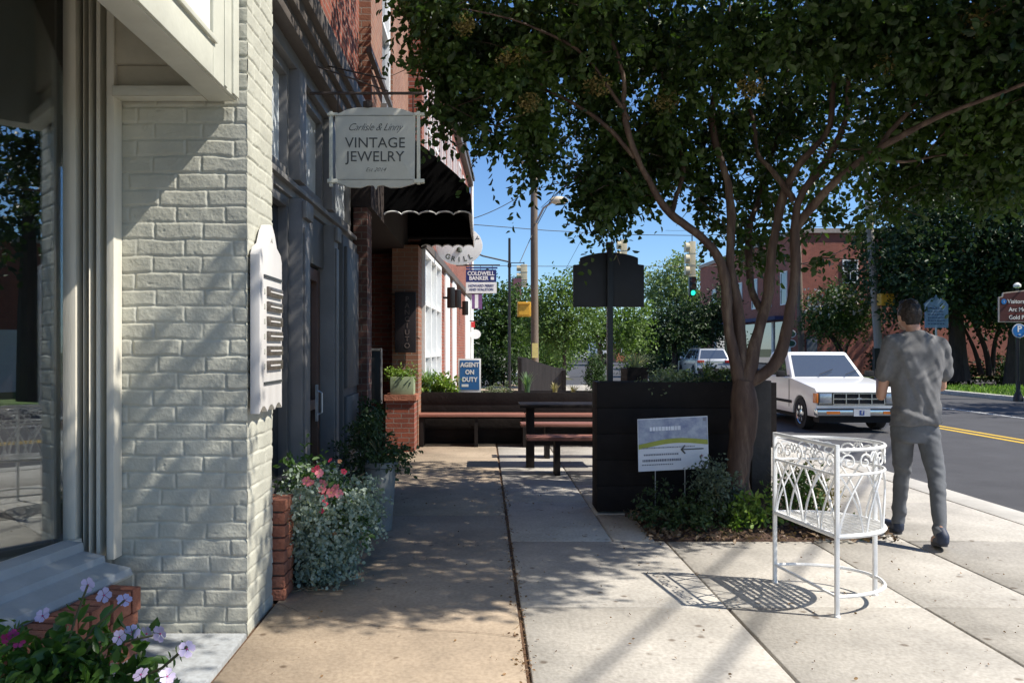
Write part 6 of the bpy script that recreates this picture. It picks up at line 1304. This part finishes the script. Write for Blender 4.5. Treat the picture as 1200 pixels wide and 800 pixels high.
b = MB(); b.bar((gx(614, 44), 44, gz(310, 44)), (gx(614, 44), 44, gz(307, 44)), .05); b.bar((gx(614, 44), 44, gz(308, 44)), (gx(598, 44), 44, gz(308, 44)), .04); b.build('hanger', m_black, t)
t = thing('banner', 'dull maroon street banner hanging beside the cream signal and thin pole', 'banner', (gx(605, 43), 43, gz(352, 43)))
b = MB(); b.box(gx(600, 43), gx(611, 43), 42.98, 43.0, gz(352, 43), gz(326, 43)); b.build('cloth', mat('maroon_cloth', (.20, .08, .10), .8), t)
b = MB(); b.bar((gx(597, 43), 43, gz(325, 43)), (gx(612, 43), 43, gz(325, 43)), .04); b.build('rod', m_black, t)

Yu = 36.; t = thing('utility_pole', 'pale weathered leaning utility pole across the street beside the bowed head', 'utility pole', (gx(1029, Yu), Yu, -.1))
b = MB(); b.tube([(gx(1030, Yu), Yu, -.2), (gx(1029, Yu), Yu, gz(400, Yu)), (gx(1019, Yu), Yu, gz(262, Yu)), (gx(1010, Yu), Yu, gz(130, Yu))], [.19, .18, .15, .12], 14); b.build('pole', m_woodp, t, smooth=True)
b = MB(); b.bar((gx(998, Yu), Yu-.15, gz(150, Yu)), (gx(1026, Yu), Yu-.15, gz(150, Yu)), .1); b.build('crossarm', m_woodp, t)
b = MB(); b.box(gx(1020, Yu), gx(1026, Yu), Yu-.4, Yu-.19, gz(440, Yu), gz(408, Yu)); b.build('cable_guard', m_black, t)
t = thing('ped_signal', 'yellow pedestrian signal box on the pale leaning utility pole', 'pedestrian signal', (gx(1038, 35.5), 35.5, gz(358, 35.5))); pedbox(t, 1030, 1046, 344, 358, 35.5)
t = thing('utility_pole', 'brown wooden utility pole at the corner of the far brick building', 'utility pole', (gx(938, 42.8), 42.8, -.1))
b = MB(); b.tube([(gx(940, 42.8), 42.8, -.2), (gx(936, 42.8), 42.8, gz(300, 42.8)), (gx(934, 42.8), 42.8, gz(240, 42.8))], [.17, .14, .12], 12); b.build('pole', m_wood, t, smooth=True)
b = MB(); b.bar((gx(935, 42.6), 42.6, gz(310, 42.6)), (gx(975, 42.6), 42.6, gz(302, 42.6)), .05); b.box(gx(925, 42.6), gx(933, 42.6), 42.5, 42.7, gz(384, 42.6), gz(374, 42.6)); b.build('signal_arm', m_bolt, t)
t = thing('pole', 'pale yellowish pole standing just left of the tree trunk by the silver car', 'pole', (gx(851, 47), 47, -.1))
b = MB(); b.tube([(gx(852, 47), 47, -.2), (gx(850, 47), 47, gz(318, 47))], [.13, .10], 12); b.build('pole', mat('pale_yellow_pole', (.45, .40, .22), .7), t, smooth=True); b = MB(); b.lathe([(.2, 0), (.2, .3), (.13, .4)], (gx(852, 47), 47, -.2), 12); b.build('base', m_steel, t)

# historical marker
Ym = 33.; t = thing('historical_marker', 'pale blue shield-topped historical marker plaque under the dark trees', 'historical marker', (gx(1097, Ym), Ym, -.1))
poly = [(1084, 384), (1111, 384), (1111, 357), (1107, 352), (1101, 349), (1099, 349), (1097, 345), (1095, 349), (1092, 349), (1087, 352), (1083, 356), (1084, 360)]
b = MB(); b.prism([(gx(x, Ym), gz(y, Ym)) for x, y in poly][::1], Matrix.Translation((0, Ym+.04, 0)) @ Matrix.Rotation(R(90), 4, 'X'), .06); bo = b.build('plaque', mat('pale_blue_enamel', (.17, .25, .36), .5, var=.2, scale=6), t)
b = MB()
for k in range(6):
    z = gz(362+k*3.6, Ym); x = gx(1087, Ym)
    while x < gx(1108, Ym)-.1: l = random.uniform(.05, .13); b.box(x, x+l, Ym-.03, Ym-.0205, z, z+.05); x += l+.03
b.build('lettering', mat('slate_blue_lettering', (.06, .10, .18), .6), bo)
b = MB(); b.tube([(gx(1097, Ym), Ym, -.1), (gx(1097, Ym), Ym, gz(384, Ym))], .04); b.build('post', m_steel, t)
# brown wayfinding sign
Yv = 26.; t = thing('wayfinding_sign', 'brown wayfinding sign listing Visitors, Arc and Gold at the right edge', 'street sign', (gx(1207, Yv), Yv, -.1))
def vp(x, y): return (gx(x, Yv), gz(y, Yv))
poly = [(1170, 377.5), (1240, 377.5), (1240, 346), (1238, 346), (1236, 343), (1228, 342), (1205, 339.5), (1182, 342), (1175, 343), (1174, 347.5), (1170, 348)]
m_brn = mat('dark_brown_panel', (.075, .022, .022), .45, var=.05)
b = MB(); b.prism([vp(*p) for p in poly], Matrix.Translation((0, Yv+.03, 0)) @ Matrix.Rotation(R(90), 4, 'X'), .05); bo = b.build('border_board', mat('tan_border', (.50, .42, .34), .5), t)
cx0, cy0 = vp(1205, 359.5); b = MB(); b.prism([(cx0+(gx(x, Yv)-cx0)*.965, cy0+(gz(y, Yv)-cy0)*.94) for x, y in poly], Matrix.Translation((0, Yv-.0195, 0)) @ Matrix.Rotation(R(90), 4, 'X'), .006); pn = b.build('brown_panel', m_brn, bo)
for s, y in (('Visitors Center', 353.3), ('Arc Mountain', 362.8), ('Gold Point', 372)): text(s, .185, FY(gx(1180 if 'V' in s else (1181.5), Yv), Yv-.028, gz(y, Yv)), m_white, pn, align='LEFT', sx=.95, ext=.001, bold=.002)
b = MB(); b.box(gx(1180, Yv), gx(1230, Yv), Yv-.029, Yv-.0257, gz(358.3, Yv), gz(357.9, Yv)); b.box(gx(1180, Yv), gx(1230, Yv), Yv-.029, Yv-.0257, gz(367.8, Yv), gz(367.4, Yv)); b.build('divider_line', mat('red_line', (.3, .06, .05), .5), pn)
b = MB(); b.lathe([(.085, 0), (.085, .006)], (0, 0, 0), 18, Matrix.Translation((gx(1175.8, Yv), Yv-.026, gz(353.3, Yv))) @ Matrix.Rotation(R(90), 4, 'X')); ic = b.build('blue_disc', mat('bright_blue', (.02, .16, .45), .4), pn)
text('i', .13, FY(gx(1175.8, Yv), Yv-.034, gz(353.3, Yv)), m_white, ic)
b = MB(); b.tube([(gx(1207, Yv), Yv+.06, -.08), (gx(1207, Yv), Yv+.06, gz(337, Yv))], .05, 12); b.lathe([(.12, 0), (.12, .15), (.06, .3)], (gx(1207, Yv), Yv+.06, -.08), 12); b.build('post', m_black, t)
Yq = 24.; t = thing('parking_sign', 'round blue parking sign with white letter P on a dark post', 'parking sign', (gx(1194, Yq), Yq, -.1))
b = MB(); b.lathe([(.205, 0), (.205, .02)], (0, 0, 0), 28, Matrix.Translation((gx(1194, Yq), Yq, gz(387.5, Yq))) @ Matrix.Rotation(R(90), 4, 'X')); r0 = b.build('disc', m_white, t)
b = MB(); b.lathe([(.185, 0), (.185, .005)], (0, 0, 0), 28, Matrix.Translation((gx(1194, Yq), Yq-.0205, gz(387.5, Yq))) @ Matrix.Rotation(R(90), 4, 'X')); r1 = b.build('blue_face', MATS['bright_blue'], r0)
text('P', .26, FY(gx(1194, Yq), Yq-.027, gz(385.5, Yq)), m_white, r1, bold=.008); b = MB(); b.bar((gx(1194, Yq)-.03, Yq-.03, gz(392, Yq)), (gx(1194, Yq)+.03, Yq-.03, gz(392, Yq)), .02); b.build('arrow', m_white, r1)
b = MB(); b.tube([(gx(1194, Yq), Yq+.03, -.1), (gx(1194, Yq), Yq+.03, gz(380, Yq))], .035, 12); b.lathe([(.14, 0), (.13, .12), (.06, .3), (.05, .6)], (gx(1194, Yq), Yq+.03, -.1), 14); b.build('post', m_black, t, smooth=True)
t = thing('street_lamp', 'small white ball-topped lamp seen above the brown sign', 'street lamp', (gx(1192, 30), 30, -.1))
b = MB(); b.tube([(gx(1192, 30), 30, -.1), (gx(1192, 30), 30, gz(337, 30))], .05, 10); b.build('post', m_black, t); b = MB(); b.lathe([(.02, 0), (.12, .05), (.13, .13), (.06, .2), (.0, .22)], (gx(1192, 30), 30, gz(338, 30)), 14); b.build('globe', mat('globe_white', (.75, .75, .7), .4), t, smooth=True)

# wires
m_wire = mat('wire_black', (.02, .02, .022), .6)
def wire(label, pts, r=.012, sag=.0, name='wire'):
    t = MB(); out = []
    for i in range(len(pts)-1):
        a = at(*pts[i]); c = at(*pts[i+1])
        for j in range(12): s = j/12; p = a.lerp(c, s); p.z -= sag*4*s*(1-s); out.append(p)
    out.append(at(*pts[-1])); t.tube(out, r, 5); o = t.build(name, m_wire, origin=tuple(at(*pts[0]))); return setp(o, label, 'wire', group='overhead wires')
for k, (a, c) in enumerate((((3.9, -3.7), (31, 41.6)), ((3.9, -4.45), (33, 41.6)))):
    g0 = (.43, 3.55) if k == 0 else (.976, 3.55); d_ = Vector((.73, 1.22, 0)).normalized(); base = Vector((g0[0]+6.71, g0[1]-1.82, 8.0)); A0 = base-d_*14; B0 = base+d_*34
    b = MB(); b.tube([A0.lerp(B0, i/30)+Vector((0, 0, 0)) for i in range(31)], .020, 8); o = b.build('cable', m_wire, origin=tuple(A0)); setp(o, ('thick overhead cable crossing the street, casting the left soft shadow line', 'thick overhead cable crossing the street, casting the right soft shadow line')[k], 'cable', group='thick overhead cables')
wire('span wire the hanging traffic signals hang from', [(540, 262, 40), (640, 270, 44), (731, 275, 46), (811, 276, 46), (960, 272, 46)], .02)
wire('long level wire crossing behind the black post sign', [(540, 311, 40), (640, 312, 44), (860, 312, 46)], .016)
wire('rising wire between the awning and the wooden utility pole', [(548, 258, 28), (615, 226, 29)], .014, .1)
wire('thick drooping cable at the top of the thin dark pole', [(545, 292, 26), (566, 300, 26.5), (597, 307, 27)], .028)
wire('slanting guy wire crossing the wooden utility pole', [(609, 308, 28), (625, 272, 29), (652, 222, 29)], .014)
wire('faint wire slanting up into the crown above the post sign', [(655, 330, 60), (690, 265, 60), (730, 100, 60)], .014)
wire('cable running from the pale leaning pole past the brick building', [(1019, 270, 36), (960, 300, 42), (936, 306, 42.8)], .016, .3)
wire('high wire crossing over the far brick building roof', [(1019, 262, 36), (880, 262, 60), (780, 270, 90)], .016, .2)
wire('wire from the shop bracket along the brick wall to the right', [(350, 109, 6.8), (500, 111, 6.6)], .004)

# ------------------------------------------------------------------ trees and shrubs beyond
def mklm(name, a, b_, tr=.3): return MATS.get(name) or leafmat(name, a, b_, tr)
lm_light = mklm('light_green_far', (.07, .125, .03), (.16, .24, .06)); lm_dark = mklm('deep_green_far', (.018, .036, .014), (.045, .08, .026), .25); lm_mid = mklm('mid_green_far', (.04, .08, .022), (.095, .16, .04)); lm_pale = mklm('pale_olive_far', (.13, .18, .07), (.24, .30, .13))
def ftree(name, label, base, Y, crown, m, lsize, n, trunks=None, tr=.12, rY=None, group='trees beyond the parklet', k=8, klen=None, zb=-.2, m_tr=None, shell=.55):
    bx_, = (gx(base, Y),); t = thing(name, label, 'tree' if 'shrub' not in name else 'shrub', (bx_, Y, zb), group=group)
    cls = []; w_ = []
    for (px, py, rx, ry) in crown:
        p = at(px, py, Y); q = (rY or rx/960*Y*.8); dy = random.uniform(-.3, .3)*q; cls.append((p.x, p.y+dy, p.z, rx/960*Y, q, ry/960*Y)); w_.append(rx*ry)
    w_ = np.array(w_)/sum(w_); P, D, S, T_ = clump_twigs(cls, counts=[int(n*x)+6 for x in w_], klen=klen or lsize*5, k=k, droop=.35, lsize=lsize, shell=shell)
    leaves('crown', P, D, S, m, t, T_, .55)
    b = MB(); cz = sum(c[2] for c in cls)/len(cls); lo = min(c[2]-c[5] for c in cls)
    fk = Vector((bx_, Y, max(zb+.6, min(lo+.3, zb+3.0)))) if not trunks else None
    if trunks:
        for path, r in trunks:
            p, rr = smooth_path([at(x, y, Y) for x, y in path], [r*(1-.6*i/(len(path)-1)) for i in range(len(path))], .3); b.tube(p, rr, 8)
    else:
        b.tube([(bx_, Y, zb-.1), fk.lerp(Vector((bx_, Y, zb)), .5)+Vector((.05, 0, 0)), fk], [tr*1.2, tr, tr*.85], 10)
        for c in cls:
            e = Vector(c[:3]); b.tube([fk-Vector((0, 0, .1)), fk.lerp(e, .5)+Vector((0, 0, .1)), e], [tr*.6, tr*.4, tr*.15], 7)
    b.build('trunk', m_tr or m_bark2, t, smooth=True); return t
ftree('young_tree', 'light green young tree left of the post sign pole', 664, 30, [(650, 350, 30, 26), (672, 372, 34, 26), (640, 385, 24, 22), (668, 332, 18, 14), (655, 395, 26, 16)], lm_light, .13, 620, [([(662, 432), (661, 400), (664, 372), (652, 350)], .07), ([(662, 402), (676, 380), (682, 362)], .04)])
ftree('young_tree', 'light green tree with pinkish trunk right behind the post sign pole', 703, 33, [(708, 374, 30, 22), (738, 384, 24, 24), (742, 362, 16, 16), (690, 388, 18, 18), (725, 398, 20, 12)], lm_light, .13, 560, [([(706, 430), (702, 408), (697, 385), (706, 370)], .10), ([(702, 408), (712, 388), (722, 372)], .05)], m_tr=m_bark)
ftree('street_tree', 'dark leafy tree behind the hanging realty sign', 578, 34, [(585, 350, 28, 24), (570, 378, 24, 28), (595, 385, 26, 28), (580, 408, 30, 18), (603, 362, 18, 22)], lm_mid, .14, 900, tr=.14)
ftree('street_tree', 'dense mid green tree right behind the wooden utility pole', 632, 48, [(622, 365, 26, 26), (640, 395, 28, 20), (612, 395, 26, 20), (630, 412, 34, 14)], lm_dark, .18, 800, tr=.15)
ftree('street_tree', 'dark rounded street tree left of the hanging green signal', 790, 47, [(780, 378, 30, 20), (812, 370, 30, 18), (835, 378, 22, 22), (765, 392, 18, 16), (800, 392, 36, 14), (845, 352, 14, 14)], lm_dark, .17, 1300, tr=.17)
ftree('tall_tree', 'tall pale olive tree rising far behind the hanging signals', 795, 95, [(790, 325, 30, 22), (812, 335, 24, 22), (770, 335, 20, 18), (800, 305, 14, 12), (785, 352, 34, 16)], lm_pale, .34, 700, tr=.3)
ftree('street_tree', 'distant low green tree at the end of the street', 700, 110, [(690, 402, 30, 12), (735, 398, 34, 14), (660, 405, 26, 12)], lm_mid, .4, 420, tr=.3)
ftree('tall_tree', 'distant broad tree mass left of the church steeple', 600, 120, [(590, 395, 40, 16), (640, 398, 34, 16), (560, 398, 20, 14)], lm_mid, .45, 500, tr=.3)
ftree('street_tree', 'distant rounded tree between the street trees and the grey building', 760, 80, [(755, 392, 24, 16), (778, 400, 24, 12), (745, 405, 14, 10)], lm_mid, .3, 360, tr=.2)
ftree('flowering_tree', 'small crape myrtle with pale blooms before the far brick wall', 985, 40, [(965, 360, 26, 20), (990, 352, 26, 22), (1002, 372, 26, 20), (975, 380, 26, 16), (955, 375, 16, 14)], lm_mid, .13, 950, [([(987, 432), (986, 410), (972, 390)], .12), ([(988, 432), (992, 408), (1003, 388)], .1), ([(985, 420), (978, 402), (965, 385)], .07)], group='trees across the street')
P = np.array([at(random.uniform(942, 1010), random.uniform(338, 368), 39.0) for _ in range(110)]); t_ = bpy.data.objects['flowering_tree']
leaves('blossoms', P+RNG.normal(size=P.shape)*.1, RNG.normal(size=P.shape), .13+.05*RNG.random(len(P)), leafmat('pale_blossom', (.45, .42, .38), (.65, .6, .55), .2), t_, None, .9)
ftree('magnolia', 'huge dark spreading evergreen tree over the historical marker', 1125, 36, [(1060, 300, 50, 50), (1110, 270, 60, 60), (1160, 310, 55, 50), (1100, 335, 55, 32), (1050, 345, 26, 26), (1180, 350, 40, 30), (1140, 350, 50, 22), (1050, 262, 30, 30), (1080, 230, 40, 26), (1035, 310, 20, 30)], lm_dark, .20, 3000,
      [([(1124, 446), (1122, 415), (1120, 370), (1110, 300)], .48), ([(1160, 440), (1155, 410), (1140, 375), (1120, 330)], .14), ([(1163, 440), (1166, 400), (1180, 360)], .12), ([(1150, 438), (1142, 410), (1128, 380)], .12)], group='trees across the street', rY=3.2)
ftree('magnolia', 'dark evergreen tree filling the right edge behind the brown sign', 1196, 34, [(1190, 300, 40, 50), (1230, 270, 60, 70), (1200, 360, 34, 26), (1185, 240, 40, 40), (1240, 340, 50, 50)], lm_dark, .20, 1500, [([(1192, 452), (1194, 410), (1196, 360), (1200, 280)], .55)], group='trees across the street', rY=2.4)
ftree('oak', 'tall mid green oak rising above the dark evergreens at the right', 1200, 40, [(1150, 200, 50, 40), (1190, 170, 50, 50), (1230, 220, 60, 60), (1120, 240, 30, 26), (1180, 235, 40, 30)], lm_mid, .2, 1300, tr=.4, group='trees across the street', rY=3)
ftree('hedge_shrub', 'dark low shrub mass under the evergreen by the brick wall', 1060, 38, [(1050, 420, 26, 18), (1075, 425, 26, 16), (1100, 432, 22, 12)], lm_dark, .14, 700, tr=.04, group=None)
ftree('hedge_shrub', 'dark low shrub mass between the trunks at the right', 1135, 37, [(1110, 436, 16, 9), (1135, 436, 16, 9), (1180, 432, 30, 14), (1210, 430, 26, 16)], lm_dark, .14, 520, tr=.04, group=None)
ftree('hedge_shrub', 'dark shrubs behind the silver car along the far kerb', 760, 52, [(748, 428, 14, 12), (768, 425, 20, 12), (790, 422, 14, 10)], lm_dark, .16, 360, tr=.04, group=None)
ftree('hedge_shrub', 'dark leafy shrubs at the corner left of the sloping wall panel', 590, 32, [(575, 430, 16, 14), (595, 432, 12, 14), (562, 425, 14, 16)], lm_dark, .12, 420, tr=.04, group=None, zb=0)
ftree('hedge_shrub', 'yellow green shrubs behind the sloping wall panel', 645, 45, [(640, 415, 16, 12), (655, 420, 14, 10), (630, 420, 12, 10)], lm_light, .14, 320, tr=.04, group=None)
# trees behind the camera side across the road, mirrored in the display window
for i, (x, y, lab) in enumerate(((20, 9, 'broad dark tree across the road right of the view, seen mirrored in the shop window'), (21, 20, 'second broad tree across the road right of the view, mirrored beside the first'))):
    t = thing('street_tree', lab, 'tree', (x, y, -.1), group='trees mirrored in the window')
    P, D, S, T_ = clump_twigs([(x, y, 6.5, 3, 3, 2.2), (x+1, y-2, 5.2, 2, 2, 1.6), (x-1, y+2, 5.0, 2, 2, 1.5), (x, y, 8.5, 2, 2, 1.4)], counts=[200, 110, 110, 90], klen=.9, k=8, droop=.3, lsize=.24, shell=.5)
    leaves('crown', P, D, S, lm_dark, t, T_, .55); b = MB(); b.tube([(x, y, -.2), (x+.1, y, 2.5), (x, y, 6)], [.35, .28, .15], 10); b.build('trunk', m_bark2, t)
